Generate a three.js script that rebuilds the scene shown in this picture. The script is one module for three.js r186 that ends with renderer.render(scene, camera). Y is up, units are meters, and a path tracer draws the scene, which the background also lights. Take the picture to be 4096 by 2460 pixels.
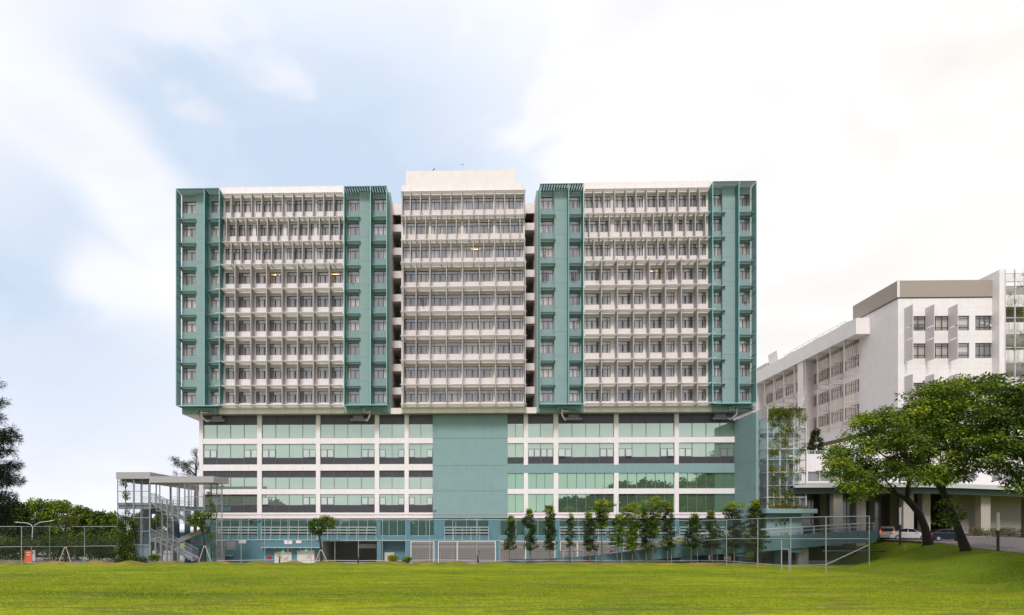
import * as THREE from 'three';
import { RoundedBoxGeometry } from 'three/addons/geometries/RoundedBoxGeometry.js';
import { ImprovedNoise } from 'three/addons/math/ImprovedNoise.js';

// ---------------------------------------------------------------- camera, sky, sun, exposure
const F = 2785, PPX = 1780, HY = 2120, PSI = 0.027, EYE = 4.36;      // lens and stance, read off the photograph
const scene = new THREE.Scene();
const camera = new THREE.PerspectiveCamera(2 * Math.atan(1230 / F) * 180 / Math.PI, 1024 / 615, 0.5, 3000);
camera.position.set(0, EYE, 100);
camera.rotation.y = PSI;
camera.setViewOffset(1024, 615, (2048 - PPX) / 4, (1230 - HY) / 4, 1024, 615);
camera.updateProjectionMatrix();
const renderer = new THREE.WebGLRenderer({ antialias: true });
renderer.setSize(1024, 615);
renderer.toneMapping = THREE.LinearToneMapping;
renderer.toneMappingExposure = 1.06;
renderer.shadowMap.enabled = true;

let seed = 7;
const rnd = () => { seed = (seed * 1664525 + 1013904223) >>> 0; return seed / 4294967296; };
const rr = (a, b) => a + (b - a) * rnd();
const reseed = (n) => { seed = n >>> 0; };
const clamp = (x, a = 0, b = 1) => Math.min(b, Math.max(a, x));
const sm = (a, b, x) => { const t = clamp((x - a) / (b - a)); return t * t * (3 - 2 * t); };
const lerp = (a, b, t) => a + (b - a) * t;
const V = (x, y, z) => new THREE.Vector3(x, y, z);
const IN = new ImprovedNoise();
const fbm = (x, y, z, o = 4) => { let s = 0, a = .5, f = 1; for (let i = 0; i < o; i++) { s += a * IN.noise(x * f, y * f, z * f + i * 7.3); a *= .5; f *= 2.03; } return s; };
const CP = Math.cos(PSI), SP = Math.sin(PSI);
/** the point of the place seen at (px, py) of the photograph, D metres in front of the camera along the street axis */
function at(px, py, D) {
  const u = (px - PPX) / F, X = D * (u * CP - SP) / (CP + u * SP), dep = -X * SP + D * CP;
  return V(X, EYE + (HY - py) * dep / F, 100 - D);
}
const xs = (px, D) => at(px, 0, D).x;

function makeSky() {
  const W = 2048, Hh = 1024, d = new Float32Array(W * Hh * 4);
  const seg = (x, y, ax, ay, bx, by) => { const t = clamp(((x - ax) * (bx - ax) + (y - ay) * (by - ay)) / ((bx - ax) ** 2 + (by - ay) ** 2)); return Math.hypot(x - ax - t * (bx - ax), y - ay - t * (by - ay)); };
  for (let j = 0; j < Hh; j++) {
    const el = ((j + .5) / Hh - .5) * Math.PI, y = Math.sin(el), ce = Math.cos(el);
    for (let i = 0; i < W; i++) {
      const az = ((i + .5) / W - .5) * 2 * Math.PI, x = ce * Math.cos(az), z = ce * Math.sin(az), k = (j * W + i) * 4;
      if (y < -0.02) { d[k] = .34; d[k + 1] = .36; d[k + 2] = .3; d[k + 3] = 1; continue; }
      // clouds lie on a high sheet: far ones are seen flat
      const q = 1 / (Math.max(y, 0) + .16), n1 = fbm(x * q * 1.1 + 3, z * q * 1.1, 1.7, 6), w1 = fbm(x * 3, y * 5, z * 3 + 31, 3), n2 = fbm(x * 2.6 + w1, y * 4.5 - w1, z * 2.6 + 9, 6), n3 = fbm(x * 8 + 2 * w1, y * 15 + w1, z * 8 + 4, 6);
      // how much clear blue shows through
      let blue = sm(-.02, .3, n1 + .35 * n2 + .04) * .42;
      const rx = x * CP - z * SP, rz = -(-x * SP - z * CP);          // turned into the camera's bearing
      const front = sm(.25, .6, -rz);
      if (front > 0) {
        const px = PPX + F * (rx / -rz), py = HY - F * (y / -rz), wob = 1050 * n2 + 620 * n3 + 40;
        const g = (cx, cy, sx, sy) => Math.exp(-(((px - cx) / sx) ** 2 + ((py - cy) / sy) ** 2));
        let b = 1.05 * g(1400, 760, 820, 720) + .6 * g(620, 330, 420, 420) + .6 * g(60, 1000, 420, 460) + .5 * g(250, 1500, 620, 520);
        b = Math.min(1, b);
        b *= sm(40, 330, 2190 - px + .9 * wob - .12 * (py - 500));
        const st = Math.min(seg(px + wob * .13, py + wob * .1, -300, 40, 400, 600), seg(px + wob * .13, py + wob * .1, 400, 600, 1000, 1500), seg(px + wob * .13, py + wob * .12, 400, 1110, 1000, 1260) + 20);
        b *= .1 + .9 * sm(75, 255, st + wob * .14);
        b *= 1 - .75 * sm(330, 0, seg(px, py + wob * .6, 750, -60, 1300, 60) + .4 * wob);
        b *= 1 - .8 * sm(150, 0, seg(px + .3 * wob, py, 1960, -100, 1900, 200) + .4 * wob);
        b = clamp(b + .25 * n2 * (.2 + b) + .4 * n3 * (.15 + b), 0, 1);
        blue = lerp(blue, b, front);
      }
      blue *= 1 - .6 * sm(.13, 0, y);
      const warm = sm(-.1, .75, rx) * front, thick = .15 * n2 + .16 * n3 + .03 * n1;
      const wr = lerp(.94, 1.01, warm) + thick, wg = lerp(.95, .965, warm) + thick, wb = lerp(1.02, .92, warm) + thick;
      d[k] = lerp(wr, .59, blue); d[k + 1] = lerp(wg, .705, blue); d[k + 2] = lerp(wb, .87, blue); d[k + 3] = 1;
    }
  }
  const t = new THREE.DataTexture(d, W, Hh, THREE.RGBAFormat, THREE.FloatType);
  t.mapping = THREE.EquirectangularReflectionMapping; t.magFilter = t.minFilter = THREE.LinearFilter; t.needsUpdate = true;
  return t;
}
const skyTexture = makeSky();
scene.background = skyTexture;
scene.environment = skyTexture;
scene.backgroundIntensity = 1.0;
scene.environmentIntensity = 1.0;
const sun = new THREE.DirectionalLight(new THREE.Color(1, .955, .91), 2.45);   // a sun behind thin cloud: wide and soft
sun.position.set(-14, 104, 104);
sun.target.position.set(0, 0, 0);
sun.shadow.radius = 24; sun.castShadow = true;
Object.assign(sun.shadow.camera, { left: -120, right: 120, top: 120, bottom: -120, near: 1, far: 500 });
sun.shadow.mapSize.set(4096, 4096);
scene.add(sun, sun.target);

// ---------------------------------------------------------------- textures and materials
function dataTex(w, h, fn, srgb = true) {
  const d = new Uint8Array(w * h * 4), c = [0, 0, 0];
  for (let j = 0; j < h; j++) for (let i = 0; i < w; i++) {
    fn(i, j, c); const k = (j * w + i) * 4;
    for (let q = 0; q < 3; q++) { let v = clamp(c[q]); if (srgb) v = v <= .0031308 ? v * 12.92 : 1.055 * v ** (1 / 2.4) - .055; d[k + q] = v * 255; }
    d[k + 3] = 255;
  }
  const t = new THREE.DataTexture(d, w, h, THREE.RGBAFormat); t.magFilter = t.minFilter = THREE.LinearFilter;
  t.wrapS = t.wrapT = THREE.RepeatWrapping; if (srgb) t.colorSpace = THREE.SRGBColorSpace; t.needsUpdate = true; return t;
}
function lattice(P, sd) { reseed(sd); const a = new Float32Array(P * P); for (let i = 0; i < P * P; i++) a[i] = rnd(); return (x, y) => { const xi = Math.floor(x), yi = Math.floor(y), fx = x - xi, fy = y - yi, sx = fx * fx * (3 - 2 * fx), sy = fy * fy * (3 - 2 * fy), g = (p, q) => a[((q % P) + P) % P * P + ((p % P) + P) % P]; return lerp(lerp(g(xi, yi), g(xi + 1, yi), sx), lerp(g(xi, yi + 1), g(xi + 1, yi + 1), sx), sy); }; }
const L8 = lattice(8, 1), L16 = lattice(16, 2), L64 = lattice(64, 3), L256 = lattice(256, 4);
// painted render: faint cloudy tone, fine grain, faint vertical rain streaks (8 m tile)
const plasterTex = dataTex(512, 512, (i, j, c) => {
  const u = i / 512, v = j / 512, n = L8(u * 8, v * 8) * .35 + L16(u * 16, v * 16) * .25 + L64(u * 64, v * 64) * .2 + L256(u * 256, v * 256) * .2;
  const st = Math.max(0, L64(u * 64, v * 3) - .62) * L16(u * 16 + 3, v * 16) * .26;
  const g = .9 + .13 * (n - .3) - st; c[0] = g; c[1] = g * .996; c[2] = g * .988;
});
plasterTex.repeat.set(1 / 8, 1 / 8);
const grainTex = dataTex(512, 512, (i, j, c) => { const u = i / 512, v = j / 512, n = .35 * L64(u * 64, v * 64) + .4 * L256(u * 256, v * 256) + .25 * rnd(); c[0] = c[1] = c[2] = n; }, false);
grainTex.repeat.set(1 / 3, 1 / 3);
const barkTex = dataTex(256, 256, (i, j, c) => { const u = i / 256, v = j / 256, n = .6 * L64(u * 64, v * 8) + .4 * L256(u * 256, v * 64), l = sm(.62, .75, L16(u * 16, v * 16)); c[0] = lerp(.5 + .5 * n, 1.0, l * .5); c[1] = lerp(.48 + .5 * n, 1.05, l * .5); c[2] = lerp(.45 + .5 * n, 1.0, l * .5); });
const asphaltTex = dataTex(512, 512, (i, j, c) => { const u = i / 512, v = j / 512, n = .4 * L8(u * 8, v * 8) + .2 * L64(u * 64, v * 64) + .4 * L256(u * 256, v * 256); const g = .6 + .6 * n; c[0] = g * .95; c[1] = g * .93; c[2] = g * .93; });
asphaltTex.repeat.set(1 / 6, 1 / 6);
const rgb = (r, g, b) => new THREE.Color().setRGB(r, g, b);
const std = (r, g, b, o = {}) => new THREE.MeshStandardMaterial({ color: rgb(r, g, b), roughness: .8, side: THREE.DoubleSide, ...o });
const phy = (r, g, b, o = {}) => new THREE.MeshPhysicalMaterial({ color: rgb(r, g, b), roughness: .8, side: THREE.DoubleSide, ...o });
const plaster = (r, g, b, o = {}) => std(r, g, b, { map: plasterTex, bumpMap: grainTex, bumpScale: .012, roughness: .85, ...o });
const M = {
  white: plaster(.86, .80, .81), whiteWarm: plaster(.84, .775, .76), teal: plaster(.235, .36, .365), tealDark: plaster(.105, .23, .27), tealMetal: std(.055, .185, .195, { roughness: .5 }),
  tealEdge: std(.27, .50, .49, { roughness: .5 }), finPale: std(.62, .57, .58, { roughness: .55 }), tealTower: plaster(.27, .38, .39), fin: std(.40, .355, .38, { roughness: .55 }), shade: std(.74, .69, .69, { roughness: .5 }), frame: std(.085, .075, .085, { roughness: .5 }),
  mullion: std(.17, .17, .19, { roughness: .45, metalness: .3 }), slat: std(.215, .21, .245, { roughness: .5, metalness: .2 }), rail: std(.50, .51, .53, { roughness: .45 }), galv: std(.42, .435, .46, { roughness: .45, metalness: .35 }),
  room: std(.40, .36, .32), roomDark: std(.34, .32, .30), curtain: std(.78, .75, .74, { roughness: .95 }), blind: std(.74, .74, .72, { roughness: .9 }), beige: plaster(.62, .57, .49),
  glass: phy(.88, .83, .79, { transmission: 1, thickness: 0, roughness: .015, ior: 2.4, metalness: .2 }),
  green: phy(.57, .71, .57, { transmission: 1, thickness: 0, roughness: .012, ior: 2.0, metalness: .72 }),
  greenPale: phy(.70, .78, .68, { transmission: 1, thickness: 0, roughness: .012, ior: 2.0, metalness: .75 }),
  greenDeep: phy(.20, .42, .36, { transmission: 1, thickness: 0, roughness: .012, ior: 1.8, metalness: .55 }),
  concrete: plaster(.40, .38, .35), concreteDark: plaster(.38, .36, .34), grille: std(.47, .42, .395, { roughness: .5 }), wire: std(.10, .12, .12), columnBeigeShaded: plaster(.46, .405, .365), bark: std(.04, .032, .027, { map: barkTex, bumpMap: barkTex, bumpScale: .03, roughness: .95 }),
  barkPale: std(.22, .15, .10, { map: barkTex, roughness: .95 }), wood: std(.42, .34, .27), canopyMetal: std(.37, .345, .36, { roughness: .4 }), steelBlue: plaster(.23, .31, .36), red: std(.45, .03, .03, { roughness: .4 }),
  brown: std(.50, .425, .375, { roughness: .6 }), yellow: std(.65, .45, .10, { roughness: .5 }), black: std(.03, .03, .032, { roughness: .6 }), greyGlass: phy(.2, .19, .185, { roughness: .1, ior: 1.9 }),
};
const leafMat = () => phy(1, 1, 1, { vertexColors: true, roughness: .95, transmission: .3, thickness: 0, ior: 1.4, specularIntensity: .2 });
M.leaf = leafMat(); M.blade = phy(1, 1, 1, { roughness: 1, specularIntensity: .1 }); M.stairSteel = std(.27, .28, .315, { roughness: .5 }); M.stairMesh = std(.17, .18, .20, { roughness: .6 });

// ---------------------------------------------------------------- geometry bags and naming
class Bag {
  constructor() { this.p = []; this.n = []; this.t = []; this.i = []; this.c = null; }
  face(a, b, c, d, n, ua, ub, uc, ud) { const k = this.p.length / 3; for (const v of [a, b, c, d]) { this.p.push(v[0], v[1], v[2]); this.n.push(n[0], n[1], n[2]); } this.t.push(...ua, ...ub, ...uc, ...ud); this.i.push(k, k + 1, k + 2, k, k + 2, k + 3); return this; }
  box(x0, x1, y0, y1, z0, z1) {
    if (x1 < x0) [x0, x1] = [x1, x0]; if (y1 < y0) [y0, y1] = [y1, y0]; if (z1 < z0) [z0, z1] = [z1, z0];
    const f = (q, n, u) => this.face(q[0], q[1], q[2], q[3], n, ...q.map(u));
    f([[x0, y0, z1], [x1, y0, z1], [x1, y1, z1], [x0, y1, z1]], [0, 0, 1], (v) => [v[0], v[1]]);
    f([[x1, y0, z0], [x0, y0, z0], [x0, y1, z0], [x1, y1, z0]], [0, 0, -1], (v) => [v[0], v[1]]);
    f([[x1, y0, z1], [x1, y0, z0], [x1, y1, z0], [x1, y1, z1]], [1, 0, 0], (v) => [v[2], v[1]]);
    f([[x0, y0, z0], [x0, y0, z1], [x0, y1, z1], [x0, y1, z0]], [-1, 0, 0], (v) => [v[2], v[1]]);
    f([[x0, y1, z1], [x1, y1, z1], [x1, y1, z0], [x0, y1, z0]], [0, 1, 0], (v) => [v[0], v[2]]);
    f([[x0, y0, z0], [x1, y0, z0], [x1, y0, z1], [x0, y0, z1]], [0, -1, 0], (v) => [v[0], v[2]]);
    return this;
  }
  /** a bar of w x h between two points */
  bar(a, b, w, h = w) {
    const d = V().subVectors(b, a), L = d.length(); if (L < 1e-6) return this; d.normalize();
    const up = Math.abs(d.y) > .99 ? V(0, 0, 1) : V(0, 1, 0), s = V().crossVectors(d, up).normalize(), u = V().crossVectors(s, d);
    const P = (o, i, j) => [o.x + s.x * i * w / 2 + u.x * j * h / 2, o.y + s.y * i * w / 2 + u.y * j * h / 2, o.z + s.z * i * w / 2 + u.z * j * h / 2];
    const q = (A, B, n, ww) => this.face(P(a, ...A), P(a, ...B), P(b, ...B), P(b, ...A), [n.x, n.y, n.z], [0, 0], [ww, 0], [ww, L], [0, L]);
    q([1, 1], [1, -1], s, h); q([-1, -1], [-1, 1], s.clone().negate(), h); q([-1, 1], [1, 1], u, w); q([1, -1], [-1, -1], u.clone().negate(), w);
    const e = (o, n, k) => this.face(P(o, -k, -1), P(o, k, -1), P(o, k, 1), P(o, -k, 1), [n.x, n.y, n.z], [0, 0], [w, 0], [w, h], [0, h]);
    e(a, d.clone().negate(), 1); e(b, d, -1); return this;
  }
  /** a tapered round limb along a list of [point, radius] */
  limb(pts, m = 8) {
    const k0 = this.p.length / 3; let len = 0;
    pts.forEach(([p, r], i) => {
      const d = V().subVectors(pts[Math.min(i + 1, pts.length - 1)][0], pts[Math.max(i - 1, 0)][0]).normalize(), up = Math.abs(d.y) > .95 ? V(1, 0, 0) : V(0, 1, 0), s = V().crossVectors(d, up).normalize(), u = V().crossVectors(s, d);
      if (i) len += p.distanceTo(pts[i - 1][0]);
      for (let j = 0; j <= m; j++) { const a = j / m * 2 * Math.PI, n = s.clone().multiplyScalar(Math.cos(a)).addScaledVector(u, Math.sin(a)); this.p.push(p.x + n.x * r, p.y + n.y * r, p.z + n.z * r); this.n.push(n.x, n.y, n.z); this.t.push(j / m * 2, len * .7); }
    });
    for (let i = 0; i < pts.length - 1; i++) for (let j = 0; j < m; j++) { const a = k0 + i * (m + 1) + j, b = a + m + 1; this.i.push(a, b, a + 1, b, b + 1, a + 1); }
    const last = pts.length - 1, kc = this.p.length / 3, [pl] = pts[last]; this.p.push(pl.x, pl.y, pl.z); this.n.push(0, 1, 0); this.t.push(0, 0);
    for (let j = 0; j < m; j++) this.i.push(k0 + last * (m + 1) + j, kc, k0 + last * (m + 1) + j + 1);
    return this;
  }
  cyl(a, b, r0, r1 = r0, m = 8) { return this.limb([[a, r0], [b, r1]], m); }
  tri(a, b, c) { const n = V().crossVectors(V().subVectors(b, a), V().subVectors(c, a)).normalize(), k = this.p.length / 3; for (const v of [a, b, c]) { this.p.push(v.x, v.y, v.z); this.n.push(n.x, n.y, n.z); this.t.push(v.x, v.y + v.z); } this.i.push(k, k + 1, k + 2); return this; }
  quad(a, b, c, d) { return this.tri(a, b, c).tri(a, c, d); }
  /** a side outline (list of [z, y]) pushed along x, or any outline of points pushed along a vector */
  prism(pts, push) { const n = pts.length, q = pts.map((p) => p.clone().add(push)), ctr = (l) => l.reduce((s, p) => s.add(p), V()).multiplyScalar(1 / n), c0 = ctr(pts), c1 = ctr(q); for (let i = 0; i < n; i++) { const j = (i + 1) % n; this.quad(pts[i], pts[j], q[j], q[i]); this.tri(c0, pts[j], pts[i]); this.tri(c1, q[i], q[j]); } return this; }
  geo() {
    const g = new THREE.BufferGeometry(); g.setAttribute('position', new THREE.Float32BufferAttribute(this.p, 3)); g.setAttribute('normal', new THREE.Float32BufferAttribute(this.n, 3)); g.setAttribute('uv', new THREE.Float32BufferAttribute(this.t, 2));
    if (this.c) g.setAttribute('color', new THREE.Float32BufferAttribute(this.c, 3)); g.setIndex(this.i); return g;
  }
  mesh(name, mat, parent, o = {}) { return put(name, this.geo(), mat, parent, o); }
}
const used = new Map();
function numbered(name) { const k = used.get(name) ?? 0; used.set(name, k + 1); return k ? `${name}_${String(k).padStart(3, '0')}` : name; }
function put(name, geo, mat, parent = scene, { label, category, group, kind, pos } = {}) {
  const m = new THREE.Mesh(geo, mat); m.name = parent === scene ? numbered(name) : name; m.castShadow = m.receiveShadow = true;
  if (label) m.userData.label = label; if (category) m.userData.category = category; if (group) m.userData.group = group; if (kind) m.userData.kind = kind;
  if (pos) m.position.set(...pos);
  parent.add(m); return m;
}
function thing(name, label, category, p = V(0, 0, 0), group) {
  const g = new THREE.Group(); g.name = numbered(name); g.position.copy(p); scene.add(g); g.userData = { label, category }; if (group) g.userData.group = group; return g;
}
/** parts of g are written in place coordinates; this shifts them to the base of g */
const base = (g) => { const o = g.position; for (const c of g.children) c.position.sub(o); return g; };

// ---------------------------------------------------------------- ground
const ROADX = (z) => lerp(56.3, 53.2, sm(10, 36, z));
const plateau = (z) => lerp(3.05, 2.05, sm(6, 38, z)) - .5 * sm(40, 70, z);
function groundY(x, z) {
  // the bank on the right
  const toe = z > 24 ? lerp(39.2, 40.3, sm(60, 36, z)) : lerp(50, 38.7, sm(12.5, 24, z)), crest = z > 24 ? ROADX(z) - 1.2 : lerp(57, 53, sm(12.5, 22, z));
  let b = sm(toe, crest, x); b = b * .75 + .25 * clamp((x - toe) / (crest - toe));
  let y = plateau(z) * b + (b > 0 && b < 1 ? .12 * fbm(x * .35, z * .35, 2, 3) : 0);
  if (z < 4) y = Math.max(y, plateau(z) * sm(50, 58, x));
  // low lumpy berm along the fence
  const zc = 13.6 + .5 * Math.sin(x * .35), w = Math.exp(-(((z - zc) / 1.5) ** 2)) * sm(43, 30, x) * sm(-66, -56, x) * 1.15;
  const lump = x < 6 ? .30 + (.13 + .16 * IN.noise(x * .21, 8, 1)) * Math.sin((x + 22.3) * 2 * Math.PI / 5.15 + 1.1 * Math.sin(x * .31 + 1)) + .17 * IN.noise(x * .42, 3, z * .3) + .1 * IN.noise(x * 1.1, 2, z) : .3 + .08 * IN.noise(x * .45, 7, z * .4);
  y += w * lump;
  y -= .5 * sm(11.4, 9.2, z) * (1 - b);
  return y + .035 * IN.noise(x * .16, z * .16, 5) * sm(12, 18, z);
}
const GX0 = -76, GX1 = 76, GZ0 = 7, GZ1 = 66;
const lawnTex = dataTex(2048, 1024, (i, j, c) => {
  const x = lerp(GX0, GX1, (i + .5) / 2048), z = lerp(GZ0, GZ1, (j + .5) / 1024);
  const a = fbm(x * .07, z * .16, 1, 4), b = fbm(x * .55, z * 1.1, 5, 4), s = fbm(x * .16 + .05 * z, z * .75 + .04 * x, 9, 5), g = rnd(), g2 = fbm(x * 1.9, z * 2.6, 3, 2);
  let r = .20 + .13 * a + .14 * b + .07 * (g - .5), G = .248 + .10 * a + .12 * b + .08 * (g - .5), B = .014 + .01 * b;
  const pale = sm(.1, .42, g2 + .5 * b); r += .03 * pale; G += .02 * pale;
  const dirt = sm(.05, .17, s + .4 * g2 * sm(-.15, .1, s)) * (.4 + .6 * sm(.35, .6, g)) * sm(22, 30, z); r = lerp(r, .11, dirt * .8); G = lerp(G, .085, dirt * .8); B = lerp(B, .03, dirt * .8);
  const berm = sm(17, 14.6, z + .8 * b) * sm(44, 38, x), dry = sm(-.12, .3, b + a * .6); r = lerp(r, lerp(.15, .27, dry), berm); G = lerp(G, lerp(.165, .18, dry), berm); B = lerp(B, lerp(.02, .06, dry), berm);
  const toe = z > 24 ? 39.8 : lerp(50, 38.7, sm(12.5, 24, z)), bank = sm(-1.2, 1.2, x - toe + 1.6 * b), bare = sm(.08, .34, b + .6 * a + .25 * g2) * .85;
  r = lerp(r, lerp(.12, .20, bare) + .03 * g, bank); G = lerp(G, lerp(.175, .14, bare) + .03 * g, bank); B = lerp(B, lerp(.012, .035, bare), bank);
  c[0] = r; c[1] = G; c[2] = B;
});
lawnTex.wrapS = lawnTex.wrapT = THREE.MirroredRepeatWrapping;
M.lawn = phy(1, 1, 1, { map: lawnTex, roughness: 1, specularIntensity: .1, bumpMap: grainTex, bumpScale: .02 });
{
  const line = (a, b, n) => Array.from({ length: n + 1 }, (_, i) => lerp(a, b, i / n));
  const X = [-900, -400, -200, -120, -90, ...line(-76, 76, 300), 90, 120, 200, 400, 900], Z = [-900, -400, -200, -100, -60, -30, -15, -5, 0, 4, ...line(6, 18, 50), ...line(18.5, 70, 100), 80, 100, 130, 170, 250, 500, 900];
  const p = [], t = [], ix = [];
  for (const z of Z) for (const x of X) { p.push(x, groundY(x, z) - (z < 6 && x < 49 ? .02 : 0), z); t.push((x - GX0) / (GX1 - GX0), (z - GZ0) / (GZ1 - GZ0)); }
  for (let j = 0; j < Z.length - 1; j++) for (let i = 0; i < X.length - 1; i++) { const a = j * X.length + i, b = a + X.length; ix.push(a, b, a + 1, a + 1, b, b + 1); }
  const g = new THREE.BufferGeometry(); g.setAttribute('position', new THREE.Float32BufferAttribute(p, 3)); g.setAttribute('uv', new THREE.Float32BufferAttribute(t, 2)); g.setIndex(ix); g.computeVertexNormals();
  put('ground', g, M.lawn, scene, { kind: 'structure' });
  // paved yard between fence and building
  put('paved_yard', new Bag().box(-120, 47, -.6, -.46, -60, 9.4).geo(), M.concrete, scene, { kind: 'structure' });
  // road climbing along the bank and under the canopy
  const rp = [], rt = [], ri = [], RZ = line(-4, 75, 80);
  for (const z of RZ) for (const x of [ROADX(z), ROADX(z) + 6.6]) { rp.push(x, groundY(ROADX(z) + 4, z) + .02 + (x > ROADX(z) ? 0 : .01), z); rt.push(x, z); }
  for (let k = 0; k < RZ.length - 1; k++) ri.push(2 * k, 2 * k + 2, 2 * k + 1, 2 * k + 1, 2 * k + 2, 2 * k + 3);
  const rg = new THREE.BufferGeometry(); rg.setAttribute('position', new THREE.Float32BufferAttribute(rp, 3)); rg.setAttribute('uv', new THREE.Float32BufferAttribute(rt, 2)); rg.setIndex(ri); rg.computeVertexNormals();
  M.road = std(.24, .20, .20, { map: asphaltTex, roughness: .9 });
  const road = put('road', rg, M.road, scene, { kind: 'structure' });
  const dash = new Bag(); for (let z = 13; z < 60; z += .5) { const h = groundY(ROADX(z) + 4, z) + .032, h2 = groundY(ROADX(z + .5) + 4, z + .5) + .032, x = ROADX(z) + 3.4, x2 = ROADX(z + .5) + 3.4; if (z % 5 < 2.6) dash.quad(V(x - .07, h, z), V(x + .07, h, z), V(x2 + .07, h2, z + .5), V(x2 - .07, h2, z + .5)); }
  dash.mesh('lane_marking', std(.6, .42, .08), road);
  const k = new Bag(); for (let z = -4; z < 75; z += 1) k.bar(V(ROADX(z) - .1, groundY(ROADX(z) + 4, z) + .04, z), V(ROADX(z + 1) - .1, groundY(ROADX(z + 1) + 4, z + 1) + .04, z + 1), .2, .16);
  k.mesh('kerb', std(.42, .33, .31), road);
}
// grass blades standing on the sheet where the picture is near enough to show them
{
  const b = new Bag(); reseed(40);
  for (let k = 0; k < 5; k++) { const a = k * 1.26 + .3, l = .05, w = .011, dx = Math.cos(a), dz = Math.sin(a), h = rr(.6, 1); b.tri(V(-dz * w + dx * .02, 0, dx * w + dz * .02), V(dz * w + dx * .02, 0, -dx * w + dz * .02), V(dx * l, .075 * h, dz * l)); }
  const N = 150000, im = new THREE.InstancedMesh(b.geo(), M.blade, N); im.name = 'grass'; im.userData.kind = 'stuff'; im.userData.label = 'short yellow green blades of the lawn';
  const m = new THREE.Matrix4(), q = new THREE.Quaternion(), e = new THREE.Euler(), col = new THREE.Color();
  for (let i = 0; i < N; i++) {
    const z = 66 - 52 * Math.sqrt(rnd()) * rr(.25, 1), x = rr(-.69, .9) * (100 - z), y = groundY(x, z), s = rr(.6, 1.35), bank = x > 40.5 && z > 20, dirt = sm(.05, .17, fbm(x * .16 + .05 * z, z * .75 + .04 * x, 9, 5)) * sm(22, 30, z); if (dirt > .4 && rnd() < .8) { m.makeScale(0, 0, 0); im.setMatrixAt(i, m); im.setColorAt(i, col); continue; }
    e.set(rr(-.2, .2), rr(0, 6.28), rr(-.2, .2)); m.compose(V(x, y - .005, z), q.setFromEuler(e), V(s, s * rr(.6, 1.2), s)); im.setMatrixAt(i, m);
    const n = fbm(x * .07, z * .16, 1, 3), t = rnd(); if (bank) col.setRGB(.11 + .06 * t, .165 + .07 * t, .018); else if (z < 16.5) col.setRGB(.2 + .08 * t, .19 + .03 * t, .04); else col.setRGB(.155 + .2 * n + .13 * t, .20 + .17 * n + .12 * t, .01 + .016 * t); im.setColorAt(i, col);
  }
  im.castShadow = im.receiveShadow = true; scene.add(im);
}

// ---------------------------------------------------------------- the campus building
const bld = thing('campus_building', 'long teal and white building with finned wings and a glazed green podium', 'building', V(0, -.5, 0));
const ROWS = 9, rowTop = (k) => 52.0 - 3.45 * k, rowBot = (k) => rowTop(k) - 1.64;   // k = 0 is the top storey
const PT = 54.02, TB = 21.2;                                                          // parapet top, underside of the tower
const shelfY = (k) => k < 9 ? rowTop(k) + .56 : 22.2;
const TD = 100;                                                                       // distance of the tower face (z = 0)
const Lw = { a: xs(728, TD), s0: xs(877, TD), s1: xs(1376, TD), b: xs(1562, TD) }, Cw = { a: xs(1605, TD), b: xs(2099, TD) }, Rw = { a: xs(2146, TD), s0: xs(2335, TD), s1: xs(2846, TD), b: xs(3003, TD) };
/** a facade strip from x0 to x1 with openings, storey by storey */
function facade(x0, x1, opens, mat, top, label) {
  const b = new Bag(), z0 = -.32, z1 = 0;
  b.box(x0, x1, rowTop(0), top, z0, z1);
  for (let k = 0; k < ROWS; k++) {
    let x = x0; for (const [a, c] of opens) { b.box(x, a, rowBot(k), rowTop(k), z0, z1); x = c; } b.box(x, x1, rowBot(k), rowTop(k), z0, z1);
    b.box(x0, x1, k < ROWS - 1 ? rowTop(k + 1) : TB, rowBot(k), z0, z1);
  }
  return b.mesh('wall', mat, bld, { label });
}
const geoCache = new Map();
const cached = (key, make) => { if (!geoCache.has(key)) geoCache.set(key, make()); return geoCache.get(key); };
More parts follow.
